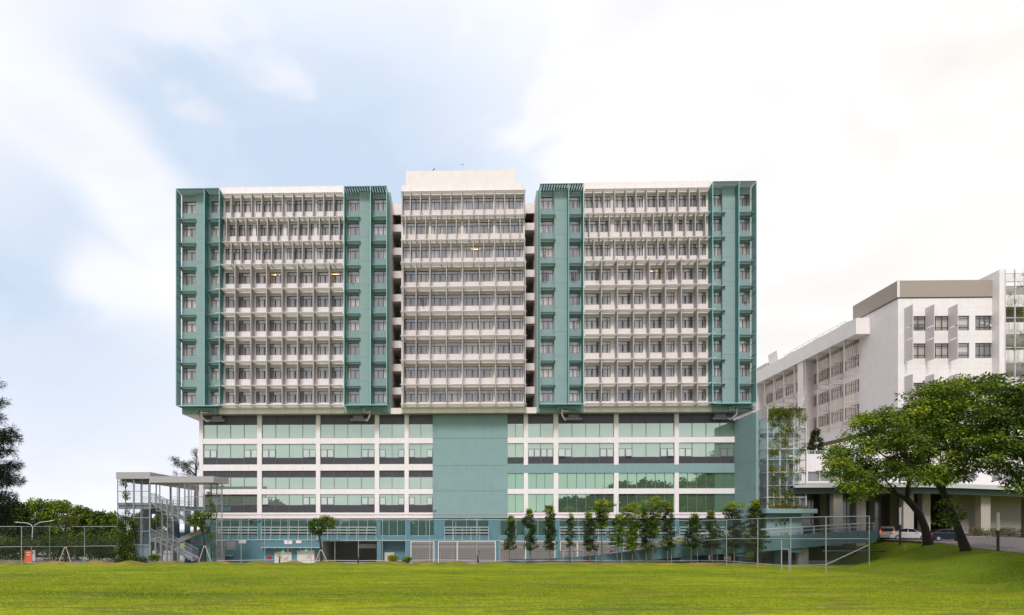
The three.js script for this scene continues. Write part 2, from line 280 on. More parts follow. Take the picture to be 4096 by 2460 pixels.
/** pattern: widths of the lights; the frame stands in an opening, its panes and curtains are its pieces */
function windowAt(x0, x1, k, lights, curtains) {
  const w = Math.round((x1 - x0) * 50) / 50, h = 1.64, sum = lights.reduce((a, b) => a + b, 0), cuts = [0]; for (const l of lights) cuts.push(cuts.at(-1) + l / sum * w);
  const key = `${w}|${lights}`, tr = h * .7;
  const fg = cached('f' + key, () => { const b = new Bag(), t = .055, d = .05; b.box(0, w, 0, t, -d, d).box(0, w, h - t, h, -d, d).box(0, w, tr - t / 2, tr + t / 2, -d, d); cuts.forEach((c, i) => { const e = i === 0 ? t / 2 : i === cuts.length - 1 ? -t / 2 : 0, top = i > 0 && i < cuts.length - 1 && lights.length > 2 && i === (lights[0] < lights.at(-1) ? 2 : 1) ? tr - t / 2 : h - t; b.box(c + e - t / 2, c + e + t / 2, t, tr - t / 2, -d, d); if (top > tr) b.box(c + e - t / 2, c + e + t / 2, tr + t / 2, h - t, -d, d); });
    for (let i = 0; i < lights.length; i++) if (lights[i] > .8) { const a = cuts[i] + .05, c = cuts[i + 1] - .05; b.box(a, a + .04, t, tr - t, -.03, .075).box(c - .04, c, t, tr - t, -.03, .075); } return b.geo(); });
  const f = put('window', fg, M.frame, bld, { pos: [x0 + (x1 - x0 - w) / 2, rowBot(k), -.15] });
  put('pane', cached('p' + w, () => new Bag().quad(V(.02, .02, .0), V(w - .02, .02, 0), V(w - .02, h - .02, 0), V(.02, h - .02, 0)).geo()), M.glass, f).rotation.set(rr(-.004, .004), rr(-.004, .004), 0);
  for (const [a, c] of curtains) {
    const cw = Math.max(.25, Math.round((c - a) * w * 5) / 5);
    put('curtain', cached('c' + cw, () => { const b = new Bag(), n = Math.round(cw / .055); for (let i = 0; i < n; i++) { const u = i / n * cw, v = (i + 1) / n * cw, zz = (q) => .05 * Math.sin(q * 26) + .02 * Math.sin(q * 61); b.quad(V(u, -.05, zz(u)), V(v, -.05, zz(v)), V(v, h + .05, zz(v)), V(u, h + .05, zz(u))); } return b.geo(); }), M.curtain, f, { pos: [clamp(a * w, 0, w - cw), 0, -.22] });
  }
  return f;
}
function curtainSet(side) { const t = rnd(); if (t < .3) return [[0, 1]]; if (t < .44) return []; const a = rr(.18, .4); if (t < .8) return side ? [[1 - a, 1]] : [[0, a]]; return side ? [[1 - a, 1], [.42, .6]] : [[0, a], [.5, .75]]; }
function shelf(x0, x1, k, depth, mat, n, bracketsX) {
  const y = shelfY(k), b = new Bag();
  for (let i = 0; i < n; i++) { const z = .1 + (depth - .1) * (i + .5) / n; b.box(x0, x1, y - .02, y + .02, z - (depth / n) * .3, z + (depth / n) * .3); }
  b.box(x0, x1, y - .028, y + .028, depth - .03, depth + .03); b.box(x0, x1, y - .3, y - .1, .003, .16);
  for (const x of bracketsX) b.box(x - .04, x + .04, y - .12, y - .03, .003, depth - .04);
  b.mesh('sunshade', mat, bld);
}
const pxs = (off, sc, list) => list.map((v) => off + v * sc);
function fins(list, z, y0, y1, thick = .08) { for (const px of list) { const x = xs(px, TD - z), b = new Bag(); const n = Math.max(1, Math.round((y1 - y0) / 1.725)); for (let i = 0; i < n; i++) { const a = lerp(y0, y1, i / n), c = lerp(y0, y1, (i + 1) / n); b.box(x - thick / 2, x + thick / 2, a + .02, c - .02, .14, z); } b.box(x - thick / 2 - .02, x + thick / 2 + .02, y0, y1, z - .001, z + .05); b.box(x - .03, x + .03, y0 + .1, y0 + .2, 0, .14); b.box(x - .03, x + .03, y1 - .2, y1 - .1, 0, .14); b.mesh('fin', M.fin, bld); } }
function whiteSection(x0, x1, bays, tops, rowB, lower, sideTopFin, ends) {
  // bays: list of [px0, px1] at the wall, each split in two windows that share a mullion
  const opens = bays.map(([a, b]) => [xs(a, TD), xs(b, TD)]);
  facade(x0, x1, opens, ends ? M.whiteWarm : M.white, PT, 'white wall between the window rows');
  for (let k = 0; k < ROWS; k++) opens.forEach(([a, b]) => { const m = (a + b) / 2; windowAt(a, m, k, [.5, 1, 1], curtainSet(0)); windowAt(m, b, k, [1, 1, .5], curtainSet(1)); });
  for (let k = 0; k < 3; k++) fins(k === 1 ? rowB : tops, 1.1, shelfY(k + 1) + .12, shelfY(k) + .05);
  fins(lower, 1.7, shelfY(9) + .1, shelfY(3) + .3);
  for (let k = 0; k <= ROWS; k++) shelf(x0 + .02, x1 - .02, k, k < 3 ? 1.1 : 1.7, M.shade, k < 3 ? 6 : 9, (k === 0 ? tops : k === 1 ? [...tops, ...rowB] : k === 2 ? [...rowB, ...tops] : k === 3 ? [...tops, ...lower] : lower).map((p) => xs(p, TD - 1) + .1));
  const bk = new Bag(); for (const p of lower) { const x = xs(p, TD) + .1; bk.box(x - .05, x + .05, TB + .02, TB + .9, .004, .09); } bk.mesh('bracket', ends ? M.whiteWarm : M.white, bld);
}
const c1 = (l) => pxs(680, .4043, l), c3 = (l) => pxs(1500, .3369, l), c5 = (l) => pxs(2100, .4043, l);
reseed(11);
whiteSection(Lw.s0, Lw.s1, [[902, 1012], [1024, 1134], [1147, 1257], [1269, 1372]], c1([605, 702, 805, 908, 1005, 1112, 1215, 1312, 1415, 1522, 1620]), c1([560, 655, 752, 866, 963, 1060, 1170, 1268, 1368, 1480, 1578, 1675]), c1([643, 800, 955, 1108, 1262, 1418, 1575]), 0, 0);
whiteSection(Cw.a, Cw.b, [[1613, 1715], [1725, 1843], [1854, 1972], [1982, 2092]], c3([323, 420, 540, 648, 782, 902, 1030, 1167, 1290, 1420, 1537, 1660, 1777]), c3([365, 482, 603, 727, 847, 965, 1115, 1233, 1350, 1488, 1605, 1720]), c3([334, 487, 653, 848, 1040, 1238, 1432, 1612, 1784]), 0, 1);
whiteSection(Rw.s0, Rw.s1, [[2337, 2442], [2457, 2572], [2582, 2698], [2707, 2824]], c5([682, 780, 888, 1000, 1098, 1203, 1315, 1413, 1515, 1625, 1725]), c5([635, 735, 835, 955, 1055, 1155, 1270, 1370, 1470, 1588, 1685, 1785]), c5([757, 915, 1075, 1232, 1390, 1547, 1707]), 0, 1);
/** teal end strip: two windows a storey with a blank pilaster between */
function tealStrip(x0, x1, w1, pil, w2) {
  const o1 = [xs(w1[0], TD), xs(w1[1], TD)], o2 = [xs(w2[0], TD), xs(w2[1], TD)], p = [xs(pil[0], TD - .5), xs(pil[1], TD - .5)];
  facade(x0, x1, [o1, o2], M.tealTower, 52.98, 'teal wall between the window rows');
  for (let k = 0; k < ROWS; k++) { windowAt(o1[0], o1[1], k, [.55, 1, .8], curtainSet(0)); windowAt(o2[0], o2[1], k, [.8, 1, .55], curtainSet(1)); }
  const b = new Bag(); for (let k = 0; k < ROWS; k++) { const t = k ? rowBot(k - 1) - .52 : 52.9; b.box(p[0], p[1], (k < ROWS - 1 ? rowBot(k) - .5 : TB + .9), t, .002, .55); } b.mesh('pilaster', M.tealTower, bld);
  for (let k = 1; k < ROWS; k++) for (const o of [o1, o2]) shelf(o[0] - .25, o[1] + .25, k, 1.0, M.tealShelf ??= std(.22, .34, .35, { roughness: .5 }), 6, [o[0] - .2, o[1] + .2]);
  return [o1, o2];
}
tealStrip(Lw.a, Lw.s0, [733, 785], [784, 817], [846, 892]);
tealStrip(Lw.s1, Lw.b, [1390, 1438], [1438, 1482], [1494, 1546]);
tealStrip(Rw.a, Rw.s0, [2160, 2212], [2217, 2272], [2277, 2320]);
tealStrip(Rw.s1, Rw.b, [2852, 2886], [2889, 2955], [2958, 2998]);
const SZ = 1.9, ST = 52.95, SB = 22.05;
function screens(pxl, label) {                    // upright perforated sheets standing out from the wall, with a lid and a floor of the same lattice
  const X = pxl.map((p) => xs(p, TD - SZ));
  for (const x of X) {
    const b = new Bag(); for (let y = SB + .1; y < ST - .1; y += .17) b.box(x - .02, x + .02, y, y + .1, .12, SZ - .05);
    for (let z = .3; z < SZ - .1; z += .3) b.box(x - .022, x + .022, SB + .05, ST - .05, z, z + .1);
    for (let y = SB + 1.7; y < ST; y += 1.725) b.box(x - .035, x + .035, y - .03, y + .03, .02, SZ - .06);
    const s = b.mesh('perforated_screen', M.tealMetal, bld, { label });
    new Bag().box(x - .045, x + .045, SB, ST, SZ - .05, SZ + .03).mesh('edge_trim', M.tealEdge, s);
  }
  const a = X[0], c = X.at(-1);
  for (const [y, nm, pitch, bw] of [[ST, 'screen_lid', .36, .2], [SB, 'screen_floor', .3, .22]]) {
    const b = new Bag(); for (let x = a + .06; x < c - .06; x += pitch) b.box(x, Math.min(c - .05, x + bw), y - .015, y + .015, .004, SZ - .05); for (let z = .1; z < SZ - .1; z += pitch) b.box(a + .05, c - .05, y - .018, y + .018, z, z + bw * .8);
    const s = b.mesh(nm, M.tealMetal, bld); new Bag().box(a + .046, c - .046, y - .05, y + .05, SZ - .048, SZ + .028).mesh('edge_trim', nm === 'screen_lid' ? M.tealMetal : M.tealEdge, s);
  }
}
screens([704, 817, 877], 'teal perforated screen at the left end'); screens([1376, 1482, 1547], 'teal perforated screen'); screens([2160, 2275, 2334], 'teal perforated screen'); screens([2851, 2956, 3026], 'teal perforated screen at the right end');
// casements standing open
for (const [px, k, w, a] of [[1404, 3, .62, 1.1], [2172, 2, .6, .9], [2168, 3, .62, 1.15], [2188, 3, .62, 1.9], [2286, 3, .6, 1.1], [2304, 3, .62, 1.9], [2382, 3, .6, 1.2], [2676, 3, .55, 1.0], [1690, 4, .6, 1.3], [2298, 5, .55, 1.6], [2972, 4, .6, .8], [742, 3, .55, 1.0]]) { const h = 1.12, y = rowBot(k) + .05, t = .05, b = new Bag().box(0, w, 0, t, -.02, .02).box(0, w, h - t, h, -.02, .02).box(0, t, t, h - t, -.02, .02).box(w - t, w, t, h - t, -.02, .02); const s = b.mesh('open_sash', M.frame, bld, { pos: [xs(px, TD), y, -.05] }); s.rotation.y = -a; new Bag().quad(V(t, t, 0), V(w - t, t, 0), V(w - t, h - t, 0), V(t, h - t, 0)).mesh('pane', M.glass, s); }
// a few rooms with their lights on
for (const [px, k] of [[1094, 3], [1334, 3], [2624, 3], [2301, 5], [2984, 5], [1905, 2]]) { const x = xs(px, TD), y = rowTop(k) + .25; new Bag().box(x - .75, x + .75, y, y + .08, -1.9, -1.65).mesh('ceiling_lamp', M.lampOn ??= std(.9, .7, .4, { emissive: rgb(1, .62, .25), emissiveIntensity: 1.0 }), bld); const l = new THREE.PointLight(rgb(1, .62, .26), 3, 12); l.position.set(x, y - .15, -1.75); l.castShadow = true; scene.add(l); }
// bodies: roofs, end walls, rooms
for (const [w, dz] of [[Lw, 20], [Cw, 20], [Rw, 20]]) {
  const b = new Bag(); const et = w === Cw ? PT - .01 : 52.97; b.box(w.a, w.a + .3, TB, et, -dz, -.321).box(w.b - .3, w.b, TB, et, -dz, -.321).box(w.a + .3, w.b - .3, TB, et, -dz, -dz + .3);
  b.mesh('wall', w === Cw ? M.whiteWarm : M.white, bld, { label: 'white end walls of a wing' });
  new Bag().box(w.a + .3, w.b - .3, 52.6, 52.85, -dz + .3, -.32).mesh('roof', M.concrete, bld);
  for (let k = 0; k < ROWS; k++) new Bag().box(w.a + .3, w.b - .3, rowBot(k) - 1.1, rowBot(k) - .85, -4, -.32).mesh('floor_slab', M.room, bld); new Bag().box(w.a + .3, w.b - .3, 20.9 + .3, 21.5, -dz + .3, -.32).mesh('floor_slab', M.room, bld);
  const r = new Bag(); r.box(w.a + .3, w.b - .3, 21.5, 53, -4.3, -4.02); for (let x = w.a + 2.2; x < w.b - 1; x += 3.05) r.box(x - .06, x + .06, 21.5, 53, -4, -.33); r.mesh('room_wall', M.room, bld);
}
// white plant room, mast and bird on the roof of the middle block
new Bag().box(xs(1624, 103), xs(2064, 103), 53.3, 57.55, -14, -3).mesh('roof_house', M.whiteWarm, bld);
// links between the blocks: parapets, recessed galleries with steel grilles
for (const [a, b, flip] of [[Lw.b, Cw.a, 0], [Cw.b, Rw.a, 1]]) {
  for (let k = 0; k <= ROWS; k++) { const y = k === 0 ? 51.9 : rowBot(k - 1) - 1.75; new Bag().box(a, b, k === 0 ? 51.1 : k === ROWS ? TB - .1 : y, k === 0 ? 52.6 : k === ROWS ? TB + .75 : y + 1.05, k === ROWS ? -.35 : -3.3, k === ROWS ? -.05 : -3).mesh('parapet', M.whiteWarm, bld); }
  for (let k = 0; k <= ROWS; k++) new Bag().box(a, b, rowBot(k) - 1.98 + 3.45, rowBot(k) - 1.78 + 3.45, -9, -3.32).mesh('floor_slab', M.concrete, bld);
  new Bag().box(a, b, 21, 52.4, -9.4, -9.05).mesh('wall', M.concreteDark, bld, { label: 'dark rear wall of the gallery' });
  const g = new Bag(); for (let x = a + .25; x < b; x += .52) g.box(x, x + .05, 21.5, 51, -5, -4.95); for (let y = 22; y < 51; y += .62) g.box(a, b, y, y + .05, -5.06, -5.002); g.mesh('steel_grille', M.mullion, bld);
}

// ---------------------------------------------------------------- podium
const PD = 101.4, PZ = -1.4, py = (v) => EYE + (HY - v) * PD / F;
const bayL = [[812, 1029], [1047, 1264], [1281, 1499], [1517, 1618], [1635, 1731]], bayR = [[2030, 2095], [2112, 2214], [2233, 2456], [2474, 2698], [2715, 2938]];
const PL = xs(797, PD), TW = [xs(1731, PD), xs(2030, PD)], PR = xs(2938, PD);
const lev = { r1: [21.12, 19.85, 17.81], r2: [16.99, 16.17, 14.94, 13.97], r3L: [13.06, 12.11, 10.36], r3R: [12.62, 10.36], r4: [9.60, 8.0, 6.9], r5: [6.09, 5.72, 3.5] };
const postY0 = 6.09;
{ // white frame of columns and beams
  const col = new Bag(), z0 = PZ - .45, z1 = PZ;
  const edges = [[PL, xs(812, PD)], ...bayL.slice(0, -1).map((b, i) => [xs(b[1], PD), xs(bayL[i + 1][0], PD)])], edgesR = bayR.slice(0, -1).map((b, i) => [xs(b[1], PD), xs(bayR[i + 1][0], PD)]);
  for (const [a, b] of edges) new Bag().box(a, b, postY0, TB - .02, z0, z1 + .06).mesh('column', M.white, bld);
  for (const [a, b] of edgesR) { new Bag().box(a, b, 13.8, TB - .02, z0, z1 + .06).mesh('column', M.white, bld); new Bag().box(a, b, postY0, 12.62, z0, z1 + .06).mesh('column', M.white, bld); }
  const beam = (a, b, y0, y1, m = M.white) => new Bag().box(a, b, y0, y1, z0, z1).mesh('beam', m, bld);
  for (const [a, b] of bayL) { const x0 = xs(a, PD), x1 = xs(b, PD); beam(x0, x1, lev.r2[0], lev.r1[2]); beam(x0, x1, lev.r3L[0], lev.r2[3]); beam(x0, x1, lev.r4[0], lev.r3L[2]); beam(x0, x1, postY0, lev.r4[2]); }
  for (const [a, b] of bayR) { const x0 = xs(a, PD), x1 = xs(b, PD); beam(x0, x1, lev.r2[0], lev.r1[2]); beam(x0, x1, lev.r4[0], lev.r3R[1]); beam(x0, x1, postY0, lev.r4[2]); }
  new Bag().box(TW[1], PR, 12.62, 13.8, z0, z1 + .03).mesh('beam', M.teal, bld, { label: 'teal band across the right half of the podium' });
  new Bag().box(TW[1], PR, 13.8, 13.97, z0, z1 - .02).mesh('beam', M.teal, bld, { label: 'teal band across the right half of the podium' });
  // big blank teal panel, in storey-high fields with open joints
  const t = new Bag(); let y = 6.62; for (const yy of [10.05, 13.75, 17.7, TB - .02]) { t.box(TW[0], TW[1], y + .015, yy - .015, z0, z1 + .05); y = yy; } t.box(TW[0], TW[1], 6.09, 6.6, z0, z1 + .05);
  t.mesh('wall', M.teal, bld, { label: 'blank teal wall panel in the middle of the podium' });
  new Bag().box(PL + .1, PR, -.5, TB, -12.4, -12.1).mesh('room_wall', M.roomDark, bld);
  for (const yy of [17.3, 13.3, 9.9, 6.4, 3.1]) new Bag().box(PL + .1, PR, yy - .2, yy + .1, -12.1, z0 - .25).mesh('floor_slab', M.room, bld);
  new Bag().box(PL, PL + .4, -.5, TB - .02, -20, z0).box(PR - .3, PR, 3, TB - .02, -20, z0).box(PL + .4, PR - .3, TB - .6, TB - .05, -20, -12.5).mesh('wall', M.white, bld, { label: 'white end walls of the podium' });
  // stepped soffit corner under the left wing
  const st = new Bag().box(Lw.a, PL, TB - .02, TB + .3, -19.6, -.35).box(Lw.a + 2.2, PL, TB - 1.6, TB - .03, -15, -7).box(Lw.a + 3, PL - .01, TB - 3.2, TB - 1.61, -16, -9); st.mesh('soffit', M.white, bld);
  new Bag().box(PL, PR, TB - .015, TB + .25, -7, -.33).mesh('soffit', M.concrete, bld);
}
function louvrePanel(x0, x1, y0, y1) { // sloping slats between jambs, one panel
  const b = new Bag(), n = Math.round((y1 - y0) / .135); for (let i = 0; i < n; i++) { const y = lerp(y0 + .03, y1 - .03, (i + .5) / n); b.bar(V(x0 + .02, y, PZ - .25), V(x1 - .02, y, PZ - .25), .13, .022); }
  const g = b.geo(); const m = put('louvre_panel', g, M.slat, bld);
  new Bag().box(x0 + .02, x1 - .02, y0, y1, PZ - .42, PZ - .38).mesh('back_sheet', M.slat, m); return m;
}
let paneMats = [M.green];
function paneAt(x0, x1, y0, y1, mat, parent = bld, z = PZ - .27) { const m = put('pane', cached(`g${(x1 - x0).toFixed(2)}|${(y1 - y0).toFixed(2)}`, () => { const w = (x1 - x0) / 2, h = (y1 - y0) / 2; return new Bag().quad(V(-w, -h, 0), V(w, -h, 0), V(w, h, 0), V(-w, h, 0)).geo(); }), mat, parent, { pos: [(x0 + x1) / 2, (y0 + y1) / 2, z] }); m.rotation.set(rr(-.0022, .0022), rr(-.0022, .0022), 0); return m; }
function mullions(x0, x1, y0, y1, cuts, extraY = []) { const b = new Bag(), t = .06, z0 = PZ - .36, z1 = PZ - .19; b.box(x0, x1, y0, y0 + t, z0, z1).box(x0, x1, y1 - t, y1, z0, z1); for (const c of cuts) b.box(c - t / 2, c + t / 2, y0 + t, y1 - t, z0, z1 + .01); for (const yy of extraY) b.box(x0, x1, yy - t / 2, yy + t / 2, z0, z1 - .01); return b.mesh('window_frame', M.mullion, bld); }
const split = (a, b, n) => Array.from({ length: n + 1 }, (_, i) => lerp(a, b, i / n));
function opener(x0, x1, y0, y1, openAngle = 0) { // a top-hung light, two to a frame
  const b = new Bag(), t = .07; b.box(0, x1 - x0, 0, t, -.04, .05).box(0, x1 - x0, y1 - y0 - t, y1 - y0, -.04, .05).box(0, t, t, y1 - y0 - t, -.04, .05).box(x1 - x0 - t, x1 - x0, t, y1 - y0 - t, -.04, .05);
  const m = b.mesh('opening_light', M.mullion, bld, { pos: [x0, y0, PZ - .2] }); const p = new Bag().quad(V(t, t, .01), V(x1 - x0 - t, t, .01), V(x1 - x0 - t, y1 - y0 - t, .01), V(t, y1 - y0 - t, .01)).mesh('pane', M.greenPale, m);
  if (openAngle) { m.position.set(x0, y1, PZ - .18); m.rotation.x = -openAngle; m.geometry.translate(0, -(y1 - y0), 0); p.geometry.translate(0, -(y1 - y0), 0); } return m;
}
reseed(21);
bayL.forEach(([pa, pb], i) => {
  const a = xs(pa, PD), b = xs(pb, PD), n = i < 3 ? 4 : 2, c = split(a, b, n);
  const grid = (y0, y1) => { for (let k = 0; k < n; k++) paneAt(c[k] + .03, c[k + 1] - .03, y0 + .03, y1 - .03, M.green); };
  const louv = (y0, y1) => { for (let k = 0; k < n; k++) louvrePanel(c[k], c[k + 1], y0, y1); };
  const opens = (y0, y1) => { const cells = n === 4 ? [0, 3] : [0, 1]; for (const k of cells) { const m = (c[k] + c[k + 1]) / 2, h = [(c[k] + .04), m - .01, m + .01, c[k + 1] - .04]; if (n === 4 || k === 0) opener(h[0], h[1], y0, y1, rnd() < .12 ? .16 : 0); if (n === 4 || k === 1) opener(h[2], h[3], y0, y1, rnd() < .15 ? .14 : 0); } };
  louv(lev.r1[1], lev.r1[0]); grid(lev.r1[2], lev.r1[1]); mullions(a, b, lev.r1[2], lev.r1[0], c.slice(1, -1), [lev.r1[1]]);
  grid(lev.r2[2], lev.r2[0]); louv(lev.r2[3], lev.r2[2]); opens(lev.r2[2] + .05, lev.r2[1]); mullions(a, b, lev.r2[3], lev.r2[0], c.slice(1, -1), [lev.r2[2]]);
  louv(lev.r3L[1], lev.r3L[0]); grid(lev.r3L[2], lev.r3L[1]); mullions(a, b, lev.r3L[2], lev.r3L[0], c.slice(1, -1), [lev.r3L[1]]);
  grid(lev.r4[1], lev.r4[0]); louv(lev.r4[2], lev.r4[1]); opens(lev.r4[1] + .05, lev.r4[0] - .42); mullions(a, b, lev.r4[2], lev.r4[0], c.slice(1, -1), [lev.r4[1]]);
  const bl = new Bag(); for (let k = 0; k < 3; k++) { const x = lerp(a, b, rr(.08, .5) + k * .16), w = rr(.5, 1.2); if (x + w < b) bl.box(x, x + w, lev.r2[2], lev.r2[0] - .35, PZ - 1.0 - k * .05, PZ - .97 - k * .05); } bl.mesh('blind', M.blind, bld);
});
bayR.forEach(([pa, pb], i) => {
  const a = xs(pa, PD), b = xs(pb, PD), n = i < 2 ? 2 : 4, c = split(a, b, n), n2 = i === 0 ? 2 : i === 1 ? 3 : 6, e = split(a, b, n2);
  for (let k = 0; k < n; k++) { louvrePanel(c[k], c[k + 1], lev.r1[1], lev.r1[0]); paneAt(c[k] + .03, c[k + 1] - .03, lev.r1[2] + .03, lev.r1[1] - .03, M.green); paneAt(c[k] + .03, c[k + 1] - .03, lev.r2[2] + .03, lev.r2[0] - .03, M.green); louvrePanel(c[k], c[k + 1], lev.r2[3], lev.r2[2]); }
  mullions(a, b, lev.r1[2], lev.r1[0], c.slice(1, -1), [lev.r1[1]]); mullions(a, b, lev.r2[3], lev.r2[0], c.slice(1, -1), [lev.r2[2]]);
  if (i > 0) for (const k of n === 4 ? [0, 3] : [0, 1]) { const m = (c[k] + c[k + 1]) / 2; opener(c[k] + .04, m - .01, lev.r2[2] + .05, lev.r2[1], i === 2 && k === 0 ? .22 : 0); opener(m + .01, c[k + 1] - .04, lev.r2[2] + .05, lev.r2[1], i === 3 ? .2 : 0); }
  for (let k = 0; k < n2; k++) { paneAt(e[k] + .03, e[k + 1] - .03, lev.r3R[1] + .03, lev.r3R[0] - .03, M.greenMid ??= phy(.42, .63, .43, { transmission: 1, thickness: 0, roughness: .012, ior: 2, metalness: .84 })); paneAt(e[k] + .03, e[k + 1] - .03, lev.r4[2] + .03, lev.r4[0] - .03, M.greenMid); }
  mullions(a, b, lev.r3R[1], lev.r3R[0], e.slice(1, -1)); mullions(a, b, lev.r4[2], lev.r4[0], e.slice(1, -1));
  const bl = new Bag(); for (let k = 0; k < 4; k++) { const x = lerp(a, b, .06 + k * .25), w = Math.min(rr(.6, 1.6), b - x - .1); if (w > .2) bl.box(x, x + w, lev.r2[2], lev.r2[0] - .35, PZ - 1.0 - k * .05, PZ - .97 - k * .05); } bl.mesh('blind', M.blind, bld);
});
// ---- first floor band, ground floor
{
  const z0 = PZ - .5, z1 = PZ - .12, X = (p) => xs(p, PD), G = -.5;
  const wallT = new Bag(), s = 3.5, op = 2.72;                                        // window sill, head of the ground-floor openings
  const winR5 = [[845, 1029, 5], [1047, 1264, 6], [1285, 1506, 6], [1522, 1622, 3], [1641, 1735, 3], [1780, 1953, 4], [1998, 2099, 3], [2119, 2221, 3], [2240, 2463, 6], [2480, 2700, 6], [2718, 2910, 5]];
  let x = PL; for (const [a, b] of winR5) { wallT.box(x, X(a), s, 6.09, z0, z1); x = X(b); } wallT.box(x, PR, s, 6.09, z0, z1);
  wallT.box(PL, PR, op, s, z0, z1 + .02);
  const gr = [[1290, 1507], [1525, 1623], [1642, 1737], [1752, 1983], [1998, 2104], [2119, 2222], [2238, 2470], [2490, 2700]]; x = X(740); for (const [a, b] of gr) { wallT.box(x, X(a), G, op, z0, z1); x = X(b); } for (const q of [2700, 2790, 2876, 2930]) wallT.box(X(q), Math.min(PR, X(q + 16)), G, op, z0, z1);
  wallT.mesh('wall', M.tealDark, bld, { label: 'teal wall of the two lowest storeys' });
  winR5.forEach(([a, b, n]) => { const x0 = X(a), x1 = X(b), c = split(x0, x1, n); for (let k = 0; k < n; k++) { paneAt(c[k] + .03, c[k + 1] - .03, s + .03, lev.r5[1] - .03, M.greenDeep, bld, PZ - .4); paneAt(c[k] + .03, c[k + 1] - .03, lev.r5[1] + .03, 6.06, M.greenDeep, bld, PZ - .4); }
    const f = new Bag(), q0 = PZ - .47, q1 = PZ - .33; f.box(x0, x1, s, s + .06, q0, q1).box(x0, x1, 6.03, 6.09, q0, q1).box(x0, x1, lev.r5[1] - .03, lev.r5[1] + .03, q0, q1); for (const cc of c.slice(1, -1)) f.box(cc - .03, cc + .03, s + .06, 6.03, q0, q1 + .01); f.mesh('window_frame', M.galv, bld); });
  // guard rails in front of the first-floor windows
  for (const [a, b] of [[838, 1034], [1046, 1270], [1272, 1506], [1778, 1955], [2238, 2470], [2478, 2702], [2716, 2900]]) {
    const x0 = X(a), x1 = X(b), r = new Bag(), z = PZ + .28; for (const y of [4.78, 4.36, 3.93]) r.box(x0, x1, y - .05, y + .05, z - .05, z + .05);
    const n = Math.round((x1 - x0) / 1.36); for (const q of split(x0 + .04, x1 - .04, n)) { r.box(q - .03, q + .03, 3.1, 4.73, z - .14, z - .055); r.box(q - .05, q + .05, 3.15, 3.25, PZ - .1, z - .14); r.box(q - .06, q + .06, 2.95, 3.12, z - .18, z - .04); } r.mesh('guard_rail', M.rail, bld);
  }
  // white lattice grilles of the ground floor
  for (const [a, b, div] of [[1644, 1736], [1754, 1982, 1829], [2000, 2103], [2121, 2220], [2241, 2469, 2310], [2492, 2700]]) {
    const x0 = X(a), x1 = X(b), z = PZ - .05, r = new Bag(); for (let q = x0; q < x1; q += .26) r.box(q, q + .06, G, op - .1, z - .03, z); for (let y = G; y < op - .1; y += .26) r.box(x0, x1, y, y + .06, z + .002, z + .03); r.mesh('lattice_grille', M.grille, bld);
    const fr = new Bag().box(x0 - .05, x0 + .06, G, op - .02, z - .05, z + .05).box(x1 - .06, x1 + .05, G, op - .02, z - .05, z + .05).box(x0 + .06, x1 - .06, op - .12, op - .02, z - .05, z + .05); if (div) fr.box(X(div) - .05, X(div) + .05, G, op - .12, z - .05, z + .05); fr.mesh('grille_frame', M.white, bld);
    new Bag().box(x0 - .1, x1 + .1, G, op, PZ - 9.2, PZ - 9).mesh('wall', M.concreteDark, bld, { label: 'wall behind the lattice' }); new Bag().box(x0 - .1, x1 + .1, op + .01, op + .2, PZ - 9, z0 - .01).mesh('floor_slab', M.concrete, bld); new Bag().box(x0, x1, 1.7, 2.05, PZ - 1.6, PZ - 1.2).mesh('beam', M.beige, bld, { label: 'beige beam behind the lattice' });
  }
  // garage bay, recess, service wall
  new Bag().box(X(1290), X(1507), G, op, -15, -14.7).box(X(1290) - .2, X(1290), G, op, -14.7, z0).box(X(1507), X(1507) + .2, G, op, -14.7, z0).mesh('wall', M.concreteDark, bld, { label: 'walls of the garage bay' }); new Bag().box(X(1290), X(1507), op + .01, op + .2, -14.7, z0 - .01).mesh('floor_slab', M.concrete, bld);
  new Bag().box(X(1384), X(1500), G, 1.0, -14.65, -14.5).mesh('shutter', M.beige, bld);
  new Bag().box(X(1421), X(1496), py(2195), py(2177), -4.2, -4.0).mesh('hanging_panel', M.concrete, bld);
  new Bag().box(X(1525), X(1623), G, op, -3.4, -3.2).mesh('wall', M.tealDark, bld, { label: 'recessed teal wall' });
  new Bag().box(X(1533), X(1572), G, py(2211), -3.19, -3.1).mesh('door', M.beige, bld);
  const W = PZ - .12, plate = (n, m, a, b, y1, y0, d = .06, o = {}) => new Bag().box(X(a), X(b), py(y0), py(y1), W + .003, W + d).mesh(n, m, bld, o);
  { const v = new Bag(); for (let i = 0; i < 9; i++) { const y = py(2199 - i * 4.2); v.bar(V(X(907), y, W + .06), V(X(940), y, W + .06), .1, .06); } const vm = v.mesh('vent_louvre', M.rail, bld); new Bag().box(X(906), X(941), py(2201), py(2159), W + .003, W + .02).mesh('back_sheet', M.concreteDark, vm); }
  for (const [a, b, t, u] of [[954.7, 983.5, 2161, 2174], [1137, 1168, 2162, 2177], [1184, 1205, 2162, 2173.5]]) { const v = plate('vent_box', M.white, a, b, t, u, .1); new Bag().box(X(a) + .1, X(b) - .1, py(u) + .09, py(t) - .09, W + .103, W + .12).mesh('vent_face', M.shade, v); }
